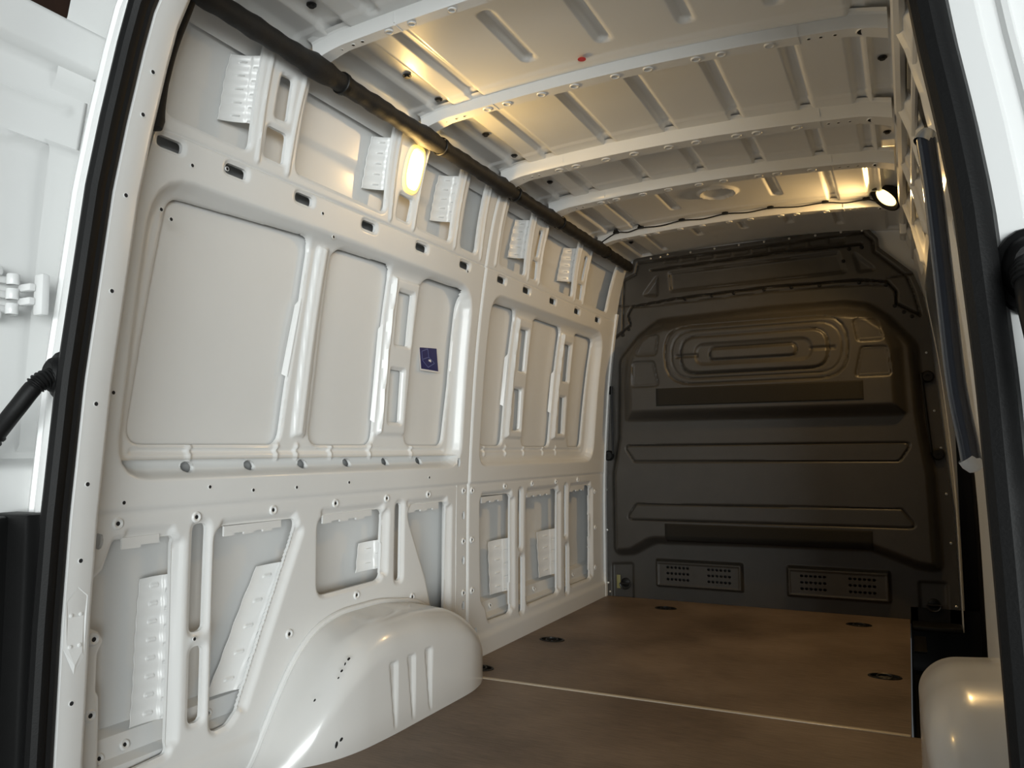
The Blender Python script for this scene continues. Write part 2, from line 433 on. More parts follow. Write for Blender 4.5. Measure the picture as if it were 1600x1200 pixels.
# outer skin seen through the openings
sk = Sheet(grid(1.02, 4.44, .02), grid(-.10, 1.99, .012))
V = sk.V; U = sk.U
dep = np.interp(V, [-.1, .66, .815, .845, 1.472, 1.50, 1.60, 1.625, 2.0], [.095, .095, .095, .066, .066, .092, .092, .078, .075])
sk.D = -dep
sk.D += .034 * sst((.200 - V) / .014) + .026 * sst((.142 - V) / .014)
sk.D += .004 * sst((V - 1.735) / .010)
sk.D += .003 * np.sin(U * 5.1) * np.sin(V * 4.0)
sk.build('outer_skin', map_left, 'white', wl)

# closed rails behind the slot rows (they make the slots read dark)
def channel(name, z0, z1, y0, y1, dx, parent, side=-1):
    v = []; f = []
    n = 24
    for i in range(n + 1):
        y = y0 + (y1 - y0) * i / n
        for (z, d) in ((z0, .006), (z0, dx), (z1, dx), (z1, .006)):
            v.append((side * (WX(z) + d), y, z))
    for i in range(n):
        for k in range(3):
            f.append((4 * i + k, 4 * i + k + 1, 4 * i + k + 5, 4 * i + k + 4))
    f.append((0, 1, 2, 3)); f.append(tuple(4 * n + k for k in (3, 2, 1, 0)))
    return mesh_obj(name, v, f, 'white', parent, smooth=False)
channel('rail', 1.503, 1.600, 1.19, 4.36, .085, wl)
channel('rail', .705, .815, 1.19, 2.83, .090, wl)
for k, (a, b) in enumerate(((2.74, 2.80),)):
    v = [(-WX(z) - d, y, z) for (y, z, d) in ((a - .03, .13, .004), (a - .03, .13, .07), (b + .07, .13, .07), (b + .07, .13, .004), (a - .03, .70, .004), (a - .03, .70, .07), (b + .07, .70, .07), (b + .07, .70, .004))]
    mesh_obj('pillar_box', v, [(0, 1, 5, 4), (1, 2, 6, 5), (2, 3, 7, 6), (0, 1, 2, 3), (4, 5, 6, 7)], 'white', wl, smooth=False)

# pressed boss with a screw hole, shared mesh
def boss_mesh():
    bm = bmesh.new()
    lathe(bm, [(.0145, -.002), (.0125, .0035), (.0085, .0035), (.0068, .001), (.0052, .0005)], n=18)
    lathe(bm, [(.0052, .0005), (0, -.001)], n=18, mi=1)
    me = bpy.data.meshes.new('screw_boss'); bmesh.ops.recalc_face_normals(bm, faces=bm.faces); bm.to_mesh(me); bm.free()
    me.materials.append(M['white']); me.materials.append(M['gap'])
    me.polygons.foreach_set('use_smooth', [True] * len(me.polygons)); return me
BOSS = boss_mesh()
def boss(parent, loc, nrm, s=1.0, name='screw_boss', me=None):
    o = bpy.data.objects.new(name, me or BOSS); link(o, parent)
    o.matrix_local = basis(nrm, loc) @ Matrix.Scale(s, 4); return o
def hole_mesh():
    bm = bmesh.new(); lathe(bm, [(.0062, -.002), (.0062, .0012), (.0048, .0012)], n=14); lathe(bm, [(.0048, .0012), (0, .0002)], n=14, mi=1)
    me = bpy.data.meshes.new('drilled_hole'); bmesh.ops.recalc_face_normals(bm, faces=bm.faces); bm.to_mesh(me); bm.free()
    me.materials.append(M['white']); me.materials.append(M['gap']); return me
HOLE = hole_mesh()
def wallp(y, z, d=0.0): return (-WX(z) + d, y, z)
for y, z in ((1.216, .674), (1.436, .672), (1.703, .671), (1.972, .673), (2.242, .673), (2.504, .673), (3.117, .677), (3.401, .677), (3.682, .676), (3.975, .675),
             (1.170, .430), (1.169, .27), (1.781, .317), (2.407, .318), (2.088, .376), (1.575, .068), (2.764, .674), (2.826, .672), (2.769, .475), (2.828, .475), (2.771, .273), (2.832, .273),
             (2.96, .05), (3.24, .06), (3.52, .06), (3.80, .06), (4.06, .06), (4.235, .60), (4.24, .40), (4.235, .18)):
    boss(wl, wallp(y, z, .002 if z < .7 and y > 2.8 else -.003), (1, 0, 0))
for y, z in ((1.255, 1.395), (1.285, 1.380), (1.178, .965), (1.325, 1.52), (1.62, .73), (1.47, .745), (1.79, .73), (2.03, .735), (2.50, .735), (1.225, .72), (1.86, 1.475), (2.66, 1.53), (1.43, 1.545), (1.80, 1.53), (1.44, .375)):
    boss(wl, wallp(y, z, .0005), (1, 0, 0), 0.9, 'drilled_hole', HOLE)

for y, z in ((1.235, .150), (1.30, .160), (1.545, .160), (3.02, .165), (3.10, .165), (3.42, .165), (3.55, .165), (3.95, .165), (4.05, .165)):
    boss(wl, (-WX(z) - .058, y, z), (1, 0, .3), .9)
# folded edges of the stiffeners catching the light beside the panes
for (y0, z0, y1, z1) in ((1.800, 1.285, 1.768, 1.05), (2.216, 1.27, 2.208, .93), (3.172, 1.27, 3.158, 1.03), (3.700, 1.24, 3.685, 1.02)):
    bm = bmesh.new()
    vs4 = [bm.verts.new(wallp(y, z, d)) for (y, z, d) in ((y0 + .001, z0, -.046), (y1 + .001, z1, -.046), (y1 - .006, z1 + .008, -.060), (y0 - .006, z0 - .02, -.060))]
    vs5 = [bm.verts.new(v.co + Vector((.0015, .002, 0))) for v in vs4]
    bm.faces.new(vs4); bm.faces.new(vs5)
    for k in range(4): bm.faces.new((vs4[k], vs4[(k + 1) % 4], vs5[(k + 1) % 4], vs5[k]))
    bm_obj('folded_flange', bm, 'white', wl, smooth=False)

# reinforcement brackets inside the openings
def bracket(parent, yl_b, yr_b, yl_t, yr_t, z0, z1, dl, dr, ribs=5, holes=2):
    n = Sheet(np.linspace(0, 1, 50), np.linspace(0, 1, 150))
    A, B = n.U, n.V
    n.D = .0012 * np.sin(B * ribs * 2 * math.pi) + .003 * sst((A - .70) / .06)
    w = abs(yr_b - yl_b) or .07
    for k in range(ribs):
        n.groove([(.38, (k + .5) / ribs), (.58, (k + .5) / ribs)], 0, .005, .020, closed=False); n.groove([(.80, (k + .1) / ribs), (1.0, (k + .1) / ribs)], 0, -.004, .020, closed=False)
    def f(u, v, d):
        wob = .03 * np.sin(v * 7) * (1 - u)
        yl = yl_b + (yl_t - yl_b) * v; yr = yr_b + (yr_t - yr_b) * v
        y = yl + (yr - yl) * (u + wob * .6); z = z0 + (z1 - z0) * v - .008 * (1 - u)
        x = -WX(z) - (dl + (dr - dl) * u ** 1.5) + d
        return np.stack([x, y, z], 1)
    o = n.build('reinforcement_bracket', f, 'white', parent)
    md = o.modifiers.new('thickness', 'SOLIDIFY'); md.thickness = .002
    return o
for yl, yr in ((1.430, 1.505), (2.030, 2.112), (2.440, 2.525), (3.080, 3.165), (3.630, 3.725)):
    bracket(wl, yl, yr + .006, yl, yr - .016, 1.690, 1.855, .062, .012)
bracket(wl, 1.312, 1.392, 1.325, 1.392, .200, .540, .060, .024, 8)
bracket(wl, 1.535, 1.640, 1.705, 1.800, .205, .520, .060, .024, 5)
bracket(wl, 2.155, 2.245, 2.170, 2.245, .440, .535, .060, .024, 2)
bracket(wl, 3.098, 3.204, 3.085, 3.204, .215, .445, .060, .024, 4)
bracket(wl, 3.612, 3.730, 3.590, 3.730, .215, .440, .060, .024, 4)
bm = bmesh.new()
zs_ = np.linspace(.0, 1.62, 40)
ra = [[bm.verts.new((-WX(z) + dx, y, z)) for dx, y in ((.001, 4.372), (.013, 4.374), (.014, 4.398), (.001, 4.398))] for z in zs_]
for a_, b_ in zip(ra, ra[1:]):
    for k in range(4): bm.faces.new((a_[k], a_[(k + 1) % 4], b_[(k + 1) % 4], b_[k]))
bm_obj('edge_flange', bm, 'white', wl, smooth=False)
# hanging lips under the heads of the lower openings
for (y0, y1) in ((1.235, 1.335), (1.535, 1.745), (1.925, 2.17), (2.385, 2.59), (2.93, 3.12), (3.37, 3.64), (3.90, 4.10)):
    bm = bmesh.new(); n = int((y1 - y0) / .035)
    for k in range(n):
        w_ = (y1 - y0) / n; yy = y0 + (k + .5) * w_
        box(bm, (-WX(.63) - .014, yy, .627 + (.003 if k % 2 else 0)), (.006, w_ * 1.001, .026 - (.006 if k % 2 else 0)))
    bm_obj('head_lip', bm, 'white', wl, smooth=False)
# brown cable inside the opening behind the wheel arch
bm = bmesh.new(); tube(bm, smoothpath([wallp(2.352, .640, -.02), wallp(2.385, .60, -.03), wallp(2.45, .46, -.035), wallp(2.52, .30, -.03), wallp(2.575, .18, -.02)]), .0035, 8)
cb = bm_obj('ground_cable', bm, 'ply_edge', None); tag(cb, 'thin brown cable slanting behind the opening above the left wheel arch', 'cable')

# ================================================================== LEFT / RIGHT WHEEL ARCHES
AY = [1.60, 1.63, 1.68, 1.76, 1.86, 1.98, 2.20, 2.42, 2.58, 2.70, 2.78, 2.82]
AZ = [-.05, 0, .075, .205, .300, .335, .335, .300, .225, .125, .02, -.05]
IY = [1.58, 1.62, 1.68, 1.74, 1.85, 2.0, 2.45, 2.52, 2.62, 2.72, 2.80, 2.84]
IX = [.905, .865, .790, .745, .712, .702, .698, .704, .735, .80, .885, .905]
def arch(name, side, parent, x_in_shift=0.0, grooves=True):
    ny, nt_ = 200, 90
    ys = np.linspace(1.60, 2.825, ny); ts = np.linspace(0, 1, nt_)
    yk = np.linspace(1.5, 2.9, 300)
    sm = lambda a, b: np.convolve(np.pad(np.interp(yk, a, b), 12, mode='edge'), np.ones(25) / 25, 'valid')
    h = np.interp(ys, yk, sm(AY, AZ)); wi = np.interp(ys, yk, sm(IY, IX)) + x_in_shift
    Yg, Tg = np.meshgrid(ys, ts, indexing='ij')
    h = h[:, None]; wi = wi[:, None]
    x0 = .912; R = np.minimum(.092, np.minimum((x0 - wi) * .8, (h + .05) * .8))
    top = np.maximum(x0 - wi - R, .0); sid = np.maximum(h + .05 - R, 0); arc = R * math.pi / 2
    sl_ = Tg * (top + sid + arc)
    ph = np.clip((sl_ - top) / np.maximum(arc, 1e-6), 0, 1) * math.pi / 2
    X = x0 - np.where(sl_ < top, sl_, top + R * np.sin(ph))
    Z = np.where(sl_ < top, h, np.where(sl_ < top + arc, h - R + R * np.cos(ph), h - R - (sl_ - top - arc)))
    tp = np.clip((x0 - X) / (x0 - wi), 0, 1)
    Z = -.05 + (Z + .05) * (1 - .05 * tp)
    # flange where the arch meets the wall
    Xf = X.copy()
    if grooves:
        for (y0, y1) in ((1.987, 2.026), (2.078, 2.119), (2.173, 2.214)):
            poly = fillet([(y0 - .004, .212), (y1, .210), (y1 - .006, .018), (y1 - .017, .018)], .012)
            s2 = Sheet(np.array([0., 1.]), np.array([0., 1.])); s2.us = None
            u, v = Yg, Z
            best = np.full(u.shape, 9.0); ins = np.zeros(u.shape, bool); N = len(poly)
            for i in range(N):
                ax, ay = poly[i]; bx, by = poly[(i + 1) % N]; ex, ey = bx - ax, by - ay; l2 = ex * ex + ey * ey
                if l2 < 1e-14: continue
                t = np.clip(((u - ax) * ex + (v - ay) * ey) / l2, 0, 1)
                best = np.minimum(best, np.hypot(u - ax - t * ex, v - ay - t * ey))
                if abs(ey) > 1e-12: ins ^= ((ay > v) != (by > v)) & (u < ex * (v - ay) / ey + ax)
            X = X + np.where(ins & (Tg > .3), .009 * sst(best / .008), 0)
    P = np.stack([side * X, Yg, Z], 2).reshape(-1, 3)
    idx = np.arange(ny * nt_).reshape(ny, nt_)
    a, b, c, d = idx[:-1, :-1], idx[1:, :-1], idx[1:, 1:], idx[:-1, 1:]
    F = np.stack([a, b, c, d], 2).reshape(-1, 4) if side > 0 else np.stack([a, d, c, b], 2).reshape(-1, 4)
    o = mesh_obj(name, P, F, 'cream', parent)
    # weld flange following the wall
    bm = bmesh.new()
    pts = []
    hh = np.interp(ys, yk, sm(AY, AZ))
    for i in range(0, ny, 3): pts.append((side * (.900), ys[i], hh[i] + .004))
    tube(bm, pts, .009, 8)
    bm_obj('weld_flange', bm, 'white', o)
    return o
al = arch('wheel_arch', -1, wl)
# scuffs on the left arch: chipped paint
for (y, z, s, a) in ((1.785, .215, .004, .3), (1.80, .23, .006, .2), (1.815, .245, .005, .9), (1.83, .255, .007, .1), (1.72, .17, .005, .5), (1.78, .04, .010, 1.2), (1.795, .05, .008, .4)):
    bm = bmesh.new(); lathe(bm, [(s, -.001), (s * .7, .0006), (0, .001)], basis((1, 0, 0), (0, 0, 0)), n=7)
    o = bm_obj('paint_chip', bm, 'gap', al, smooth=False)
    wi = float(np.interp(y, IY, IX))
    o.location = (-wi + .001 - max(0, z - .21) * .35, y, z); o.scale = (1, 1, .6); o.rotation_euler = (a, 0, 0)

# ================================================================== CEILING
cs = Sheet(grid(-.80, .79, .007), grid(1.02, 4.44, .008))
BX = [-.49, -.25, -.02, .21, .435]
BOWS = [1.612, 2.147, 2.724, 3.191, 3.822]
def cap(x, y0, y1, w=.024): return rect(x - w, y0, x + w, y1)
for x in BX:
    cs.recess(cap(x, 1.06, 1.60), .022, .013, .012)
for x in (-.25, -.02, .21, .435): cs.recess(cap(x, 1.735, 2.035), .023, .013, .012)
for x in (-.49, .62): cs.recess(cap(x, 1.67, 2.16), .02, .013, .012)
for x in BX + [.605]:
    cs.recess(cap(x, 2.19, 2.74), .010, .013, .012)
    cs.recess(cap(x, 2.78, 3.20), .010, .013, .012)
for x in (-.25, .21): cs.recess(cap(x, 3.25, 3.66), .020, .012, .012)
for x in (-.49, .435, .60): cs.recess(cap(x, 3.25, 3.84), .010, .013, .012)
for x, y in ((-.49, 4.34), (-.25, 4.165), (-.02, 4.157), (.205, 4.155), (.43, 4.255)): cs.recess(cap(x, 3.87, y, .02), .02, .012, .010)
cs.groove(circ((-.02, 3.50), .078, 28), 0, -.012, .014)
for x in (-.615, .672): cs.recess(cap(x, 1.05, 4.40, .036), .005, .016, .010)
for y in BOWS[2:]: cs.recess(rect(-.75, y - .075, .75, y + .02), .001, -.005, .006)
for y in BOWS[:2]: cs.recess(rect(-.75, y - .05, .75, y + .02), .001, -.005, .006)
def map_roof(u, v, d):
    z = roofz(u) + d - .09 * np.clip((np.abs(u + .01) - .70) / .1, 0, 1) ** 1.5
    return np.stack([u, v, z], 1)
ce = cs.build('ceiling', map_roof, 'white', flip=True)
tag(ce, kind='structure', label='white painted steel roof skin with pressed longitudinal beads')
def bowboss_mesh():
    bm = bmesh.new(); lathe(bm, [(.021, -.002), (.019, .004), (.014, .004), (.011, 0), (.006, -.0005)], n=20); lathe(bm, [(.006, -.0005), (0, -.002)], n=20, mi=1)
    me = bpy.data.meshes.new('pressed_boss'); bmesh.ops.recalc_face_normals(bm, faces=bm.faces); bm.to_mesh(me); bm.free()
    me.materials.append(M['white']); me.materials.append(M['gap']); me.polygons.foreach_set('use_smooth', [True] * len(me.polygons)); return me
BB = bowboss_mesh()
def ovalhole_mesh(r=.017):
    bm = bmesh.new(); lathe(bm, [(r + .004, -.001), (r + .002, .0025), (r, .001)], n=20); lathe(bm, [(r, .001), (0, .0005)], n=20, mi=1)
    me = bpy.data.meshes.new('access_hole'); bmesh.ops.recalc_face_normals(bm, faces=bm.faces); bm.to_mesh(me); bm.free()
    me.materials.append(M['white']); me.materials.append(M['gap']); return me
OH = ovalhole_mesh()
def bow(Y, wb, hb, parent):
    prof = [(-.020, .006), (-.006, .004), (-.002, -.001), (.0005, .0045 - hb), (.003, -hb), (wb - .003, -hb), (wb + .001, .0045 - hb), (wb + .004, -.001), (wb + .018, .004)]
    xs = np.linspace(-.705, .69, 90); v = []; f = []
    for x in xs:
        e = max(0, (abs(x + .008) - .60) / .1)
        drop = -.012 * e ** 1.6
        for k, (dy, dz) in enumerate(prof):
            tabs = 0
            if k < 2: tabs = .0045 * max(0, 1 - min(abs(x - b) for b in BX + [.605]) / .03)
            v.append((x, Y + dy * (1 + .25 * e) - tabs, roofz(x) - .003 + dz * (1 + .05 * e) + drop))
    n = len(prof)
    for i in range(len(xs) - 1):
        for k in range(n - 1):
            f.append((i * n + k, i * n + k + 1, (i + 1) * n + k + 1, (i + 1) * n + k))
    o = mesh_obj('roof_bow', v, f, 'white', parent); sharp(o, 30)
    yb = Y + wb / 2
    for x in (-.47, -.40, -.28, -.17, -.04, .06, .20, .27, .40):
        boss(o, (x, yb, roofz(x) - .003 - hb), (0, 0, -1), min(.85, wb * 15), 'pressed_boss', BB)
    for x in (-.625, -.585, -.555, .50, .53, .565):
        boss(o, (x, yb, roofz(x) - .0032 - hb), (0, 0, -1), .9, 'drilled_hole', HOLE)
    boss(o, (.635, yb, roofz(.635) - .0045 - hb), (0, 0, -1), 1.0, 'access_hole', OH)
    # lap joints across the bow
    for x in (-.44, .475):
        bm = bmesh.new(); box(bm, (x, Y - .0012, roofz(x) - .020), (.003, .002, .034)); box(bm, (x, yb, roofz(x) - .0033 - hb), (.003, wb - .006, .002))
        bm_obj('lap_joint', bm, 'white', o, smooth=False)
    return o
for Y, wb, hb in zip(BOWS, (.040, .050, .068, .068, .052), (.038, .034, .046, .043, .039)):
    bow(Y, wb, hb, ce)
# bolts in the roof side channels
bm = bmesh.new(); lathe(bm, [(.013, 0), (.013, .003), (.008, .003), (.008, .008), (0, .008)], n=12)
me_bolt = bpy.data.meshes.new('roof_bolt'); bmesh.ops.recalc_face_normals(bm, faces=bm.faces); bm.to_mesh(me_bolt); bm.free(); me_bolt.materials.append(M['dsteel'])
for x, y in ((-.615, 1.50), (-.615, 1.93), (-.615, 2.11), (-.615, 2.43), (-.615, 2.66), (-.615, 3.0), (-.615, 4.10), (.672, 2.45), (.672, 1.9), (.672, 3.05)):
    boss(ce, (x, y, roofz(x) + .013), (0, 0, -1), 1.0, 'roof_bolt', me_bolt)
bm = bmesh.new(); lathe(bm, [(.012, 0), (.012, -.0015), (0, -.0015)], n=20)
rd = bm_obj('dot_sticker', bm, 'red'); rd.location = (-.112, 2.086, roofz(-.112) - .0055)
tag(rd, 'small round red sticker on the roof skin beside a roof bow', 'sticker')

# ================================================================== BULKHEAD (wall_front)
OUT = [(-.905, -.02), (-.905, .80), (-.897, 1.12), (-.872, 1.42), (-.842, 1.60), (-.812, 1.70), (-.790, 1.844), (-.712, 1.878), (-.700, 1.936), (-.668, 1.946), (-.35, 1.955), (.10, 1.962), (.548, 1.965),
       (.598, 1.900), (.600, 1.853), (.748, 1.708), (.788, 1.591), (.808, 1.46), (.828, 1.143), (.850, .829), (.872, .522), (.880, -.02)]
bs = Sheet(grid(-.915, .89, .0055), grid(-.03, 1.98, .0055))
U, V = bs.U, bs.V
bs.recess([(-.852, .222), (-.716, .236), (-.598, .304), (-.1, .312), (.499, .316), (.695, .240), (.822, .222), (.812, .70), (.790, .86), (.775, 1.0), (.760, 1.346), (.643, 1.498), (.552, 1.575), (.433, 1.600), (.055, 1.602), (-.566, 1.580), (-.690, 1.489), (-.800, 1.36), (-.815, .90), (-.852, .70)], .10, .085, .055)
bs.recess([(-.745, .985), (.700, .985), (.690, 1.33), (.640, 1.455), (.560, 1.525), (.433, 1.550), (-.50, 1.550), (-.64, 1.50), (-.735, 1.36), (-.748, 1.20)], [.03, .03, .10, .12, .15, .15, .15, .15, .15, .10], .065, .070)
# race-track embossing
bs.recess(rect(-.492, 1.178, .452, 1.512), .150, -.007, .014); bs.groove(rect(-.485, 1.185, .445, 1.505), .146, -.007, .008)
bs.groove(rect(-.449, 1.213, .418, 1.474), .125, -.005, .007)
bs.recess(rect(-.395, 1.240, .352, 1.440), .085, .010, .012)
bs.recess(rect(-.320, 1.283, .275, 1.397), .055, -.010, .012)
bs.recess([(-.43, 1.325), (-.30, 1.325), (-.30, 1.350), (-.43, 1.350)], 0, -.008, .010)
bs.recess([(.26, 1.325), (.39, 1.325), (.39, 1.350), (.26, 1.350)], 0, -.008, .010)
bs.recess(rect(-.240, 1.308, .198, 1.370), .028, .009, .011)
for P_, r_ in ((rect(-.398, 1.237, .355, 1.443), .087), (rect(-.318, 1.285, .273, 1.395), .054), (rect(-.243, 1.305, .201, 1.373), .030)): bs.groove(P_, r_, -.006, .006)
for P in ([(-.600, 1.462), (-.517, 1.462), (-.536, 1.355), (-.658, 1.355)], [(-.670, 1.318), (-.548, 1.316), (-.524, 1.183), (-.678, 1.181)],
          [(.472, 1.472), (.578, 1.466), (.608, 1.362), (.490, 1.362)], [(.504, 1.330), (.619, 1.326), (.633, 1.186), (.472, 1.186)]):
    bs.recess(P, .018, -.008, .010); bs.groove(P, .018, -.008, .007)
# long trapezoid outlines
for P in ([(-.750, .856), (.710, .858), (.650, .768), (-.690, .766)], [(-.685, .530), (.650, .537), (.716, .446), (-.745, .444)]):
    bs.groove(P, .022, -.009, .0065)
# upper panel
bs.recess([(-.492, 1.838), (-.484, 1.728), (.440, 1.742), (.408, 1.852)], .012, -.014, .014)
bs.recess([(-.556, 1.832), (-.645, 1.722), (-.560, 1.712)], .010, -.014, .010)
bs.recess([(.474, 1.850), (.500, 1.736), (.580, 1.738)], .012, -.014, .010)
for P in ([(-.492, 1.838), (-.484, 1.728), (.440, 1.742), (.408, 1.852)], [(-.556, 1.832), (-.645, 1.722), (-.560, 1.712)], [(.474, 1.850), (.500, 1.736), (.580, 1.738)]): bs.groove(P, .010, -.007, .007)
bs.groove([(-.595, 1.862), (.10, 1.884), (.518, 1.880)], 0, -.020, .009, closed=False)
for k in range(10): bs.recess(rect(-.52 + k * .098, 1.892 + .0004 * k, -.435 + k * .098, 1.928 + .0004 * k), .005, -.006, .006)
capline = [(-.815, 1.490), (-.724, 1.554), (-.738, 1.612), (-.712, 1.662), (-.45, 1.686), (.051, 1.702), (.509, 1.694), (.630, 1.672), (.670, 1.618), (.668, 1.557), (.772, 1.488)]
bs.groove(capline, 0, -.022, .008, closed=False)
bs.groove([(-.700, 1.655), (-.45, 1.660), (.05, 1.676), (.52, 1.668), (.62, 1.655)], 0, -.006, .006, closed=False)
bs.groove([(-.80, 1.672), (-.712, 1.662)], 0, -.008, .005, closed=False); bs.groove([(.630, 1.690), (.75, 1.70)], 0, -.008, .005, closed=False)
# raised border frame
bs.groove([(-.775, 1.50), (-.760, 1.82), (-.690, 1.85), (-.672, 1.915), (.53, 1.94), (.573, 1.89), (.575, 1.835), (.720, 1.690), (.750, 1.60), (.770, 1.50)], 0, -.012, .010, closed=False)
bs.recess([(-.868, -.03), (-.868, .19), (-.73, .20), (-.73, -.03)], .02, -.012, .015)
bs.recess([(.700, -.03), (.700, .19), (.835, .19), (.835, -.03)], .02, -.012, .015)
for Rv in ((-.585, .090, -.140, .208), (.112, .087, .566, .210)): bs.hole(rect(*Rv), .01)
# cut to outline
N = fillet(OUT, .02); 
win, d, bu, bv = bs.sdf(N, .2)
k = -d
kk = k < bs.H[win]
for A_, B_ in ((bs.H, k), (bs.NU, bu), (bs.NV, bv)):
    t_ = A_[win]; t_[kk] = B_[kk]; A_[win] = t_
YB = 4.40
def map_front(u, v, d): return np.stack([u, YB - d, v], 1)
wf = bs.build('wall_front', map_front, 'bulk', lip=.02)
tag(wf, kind='structure', label='charcoal moulded plastic bulkhead with race-track embossing')
def bz(x, z):
    i = np.searchsorted(bs.us, x); j = np.searchsorted(bs.vs, z); return float(bs.D[min(i, len(bs.us) - 1), min(j, len(bs.vs) - 1)])
# bright screws round the edge
bm = bmesh.new(); lathe(bm, [(.0085, 0), (.0085, .002), (.0055, .0045), (0, .005)], n=12)
me_scr = bpy.data.meshes.new('edge_screw'); bmesh.ops.recalc_face_normals(bm, faces=bm.faces); bm.to_mesh(me_scr); bm.free(); me_scr.materials.append(M['steel'])
for x, z in ((-.872, 1.173), (-.882, 1.006), (-.886, .83), (-.888, .603), (-.886, .372), (-.886, .073), (-.876, .023), (-.81, 1.62), (-.85, 1.42), (-.80, 1.80), (.812, 1.012), (.832, .83), (.845, .608), (.853, .373), (.862, .075), (.79, 1.30),
             (-.596, 1.932), (-.54, 1.935), (-.497, 1.945), (-.364, 1.942), (-.229, 1.947), (-.096, 1.951), (.038, 1.952), (.168, 1.953), (.299, 1.953), (.424, 1.955), (.525, 1.950)):
    boss(wf, (x, YB - bz(x, z) - .0005, z), (0, -1, 0), .75, 'edge_screw', me_scr)
bm = bmesh.new(); lathe(bm, [(.011, 0), (.011, .003), (.006, .006), (0, .006)], n=12)
me_ds = bpy.data.meshes.new('dark_screw'); bmesh.ops.recalc_face_normals(bm, faces=bm.faces); bm.to_mesh(me_ds); bm.free(); me_ds.materials.append(M['black'])
for x, z in ((-.40, 1.677), (-.25, 1.682), (-.13, 1.686), (.03, 1.690), (.17, 1.688), (.31, 1.684), (.50, 1.680), (.625, 1.655), (.66, 1.545), (.70, 1.51), (.735, 1.485), (-.735, 1.53), (-.77, 1.50), (.43, 1.80), (.46, 1.86), (.52, 1.862)):
    boss(wf, (x, YB - bz(x, z) - .0005, z), (0, -1, 0), .9, 'dark_screw', me_ds)
# felt strips
for (x0, x1, z0, z1) in ((-.538, .505, 1.070, 1.166), (-.524, .515, .327, .428)):
    n = Sheet(grid(x0, x1, .02), grid(z0, z1, .01))
    def f(u, v, d): 
        return np.stack([u, np.array([YB - bz(a, b) - .003 for a, b in zip(u, v)]), v], 1)
    o = n.build('felt_strip', f, 'mesh', wf); md = o.modifiers.new('t', 'SOLIDIFY'); md.thickness = .002
# vents
for (x0, x1, z0, z1) in ((-.604, -.122, .070, .228), (.092, .586, .067, .230)):
    n = Sheet(grid(x0 - .02, x1 + .02, .0032), grid(z0 - .02, z1 + .02, .0032))
    n.recess(rect(x0, z0, x1, z1), .015, .030, .016)
    n.recess(rect(x0 + .02, z0 + .018, x1 - .02, z1 - .022), .008, -.004, .006)
    for cx in (x0 + (x1 - x0) * .27, x0 + (x1 - x0) * .735):
        for r in range(3):
            for k in range(6):
                n.hole(circ((cx - .055 + k * .022, z0 + .050 + r * .032), .0088, 10, .0075))
    o = n.build('air_vent', lambda u, v, d: np.stack([u, YB - .001 - d, v], 1), 'bulk', wf, lip=.012)
# horizontal lashing rods at the bulkhead corners with round end caps
for sx, x0, x1 in ((-1, -.866, -.868), (1, .818, .790)):
    bm = bmesh.new()
    for z in (.80, 1.18):
        lathe(bm, [(.030, 0), (.030, .014), (.022, .022), (.010, .022), (.010, .016), (0, .016)], basis((0, -1, 0), (x0 if z < 1 else x1, YB - .004, z)), n=18)
    tube(bm, [(x0 - sx * .028, YB - .02, .81), (x1 - sx * .028, YB - .02, 1.20)], .006, 8)
    bm_obj('strap_guide', bm, 'black', wf)
# body shell behind the bulkhead
bm = bmesh.new()
vv = [bm.verts.new(p) for p in ((-.98, 4.442, -.1), (.898, 4.442, -.1), (.898, 4.442, 1.60), (.80, 4.442, 1.99), (-.98, 4.442, 1.99))]; bm.faces.new(vv)
bm_obj('front_body_panel', bm, 'white', wf, smooth=False)
bm = bmesh.new(); box(bm, (0, 4.432, .15), (1.30, .012, .24)); bm_obj('vent_backing', bm, 'black', wf, smooth=False)  # black plate added so the vent holes look dark against the white panel

# ================================================================== FLOOR
fl = bpy.data.objects.new('floor', None); link(fl); tag(fl, kind='structure', label='brown film-faced plywood cargo floor in two boards')
def board(name, outline, holes, z1, z0):
    o = Sheet(grid(min(p[0] for p in outline), max(p[0] for p in outline), .012), grid(min(p[1] for p in outline), max(p[1] for p in outline), .012))
    for h in holes: o.hole(h)
    ob = o.build(name, lambda u, v, d: np.stack([u, v, z1 + d], 1), 'ply', fl, lip=.012)
    x0, y0 = outline[0]; x1, y1 = outline[2]
    mesh_obj('board_edge', [(x0, y0, z0), (x1, y0, z0), (x1, y1, z0), (x0, y1, z0), (x0, y0, z1), (x1, y0, z1), (x1, y1, z1), (x0, y1, z1)],
             [(0, 1, 5, 4), (1, 2, 6, 5), (2, 3, 7, 6), (3, 0, 4, 7), (0, 3, 2, 1)], 'ply_edge', ob, smooth=False)
    return ob
LASH = [(-.753, 3.283, 'by the left wall below the ribbed openings', .055), (-.489, 4.172, 'near the bulkhead under the left air vent', .045), (.445, 4.160, 'near the bulkhead under the right air vent', .045), (.577, 3.268, 'beside the black step well', .055), (-.820, 2.745, 'tucked in front of the left wheel arch', .045)]
board('plywood_board', [(-.895, 2.638), (.662, 2.638), (.662, 4.398), (-.895, 4.398)], [circ((x, y), .050, 18, .036) for x, y, _, _ in LASH], 0.0, -.014)
board('plywood_board', [(-.80, .985), (.69, .985), (.69, 2.630), (-.80, 2.630)], [], 0.0, -.014)
bm = bmesh.new(); box(bm, (-.068, 2.634, .0005), (1.456, .018, .005), .0015)
bm_obj('joint_profile', bm, 'alu', fl)
bm = bmesh.new(); box(bm, (0, 1.72, -.06), (1.80, 1.60, .06)); box(bm, (-.12, 3.45, -.06), (1.56, 1.90, .06))
bm_obj('steel_underfloor', bm, 'white', fl, smooth=False)
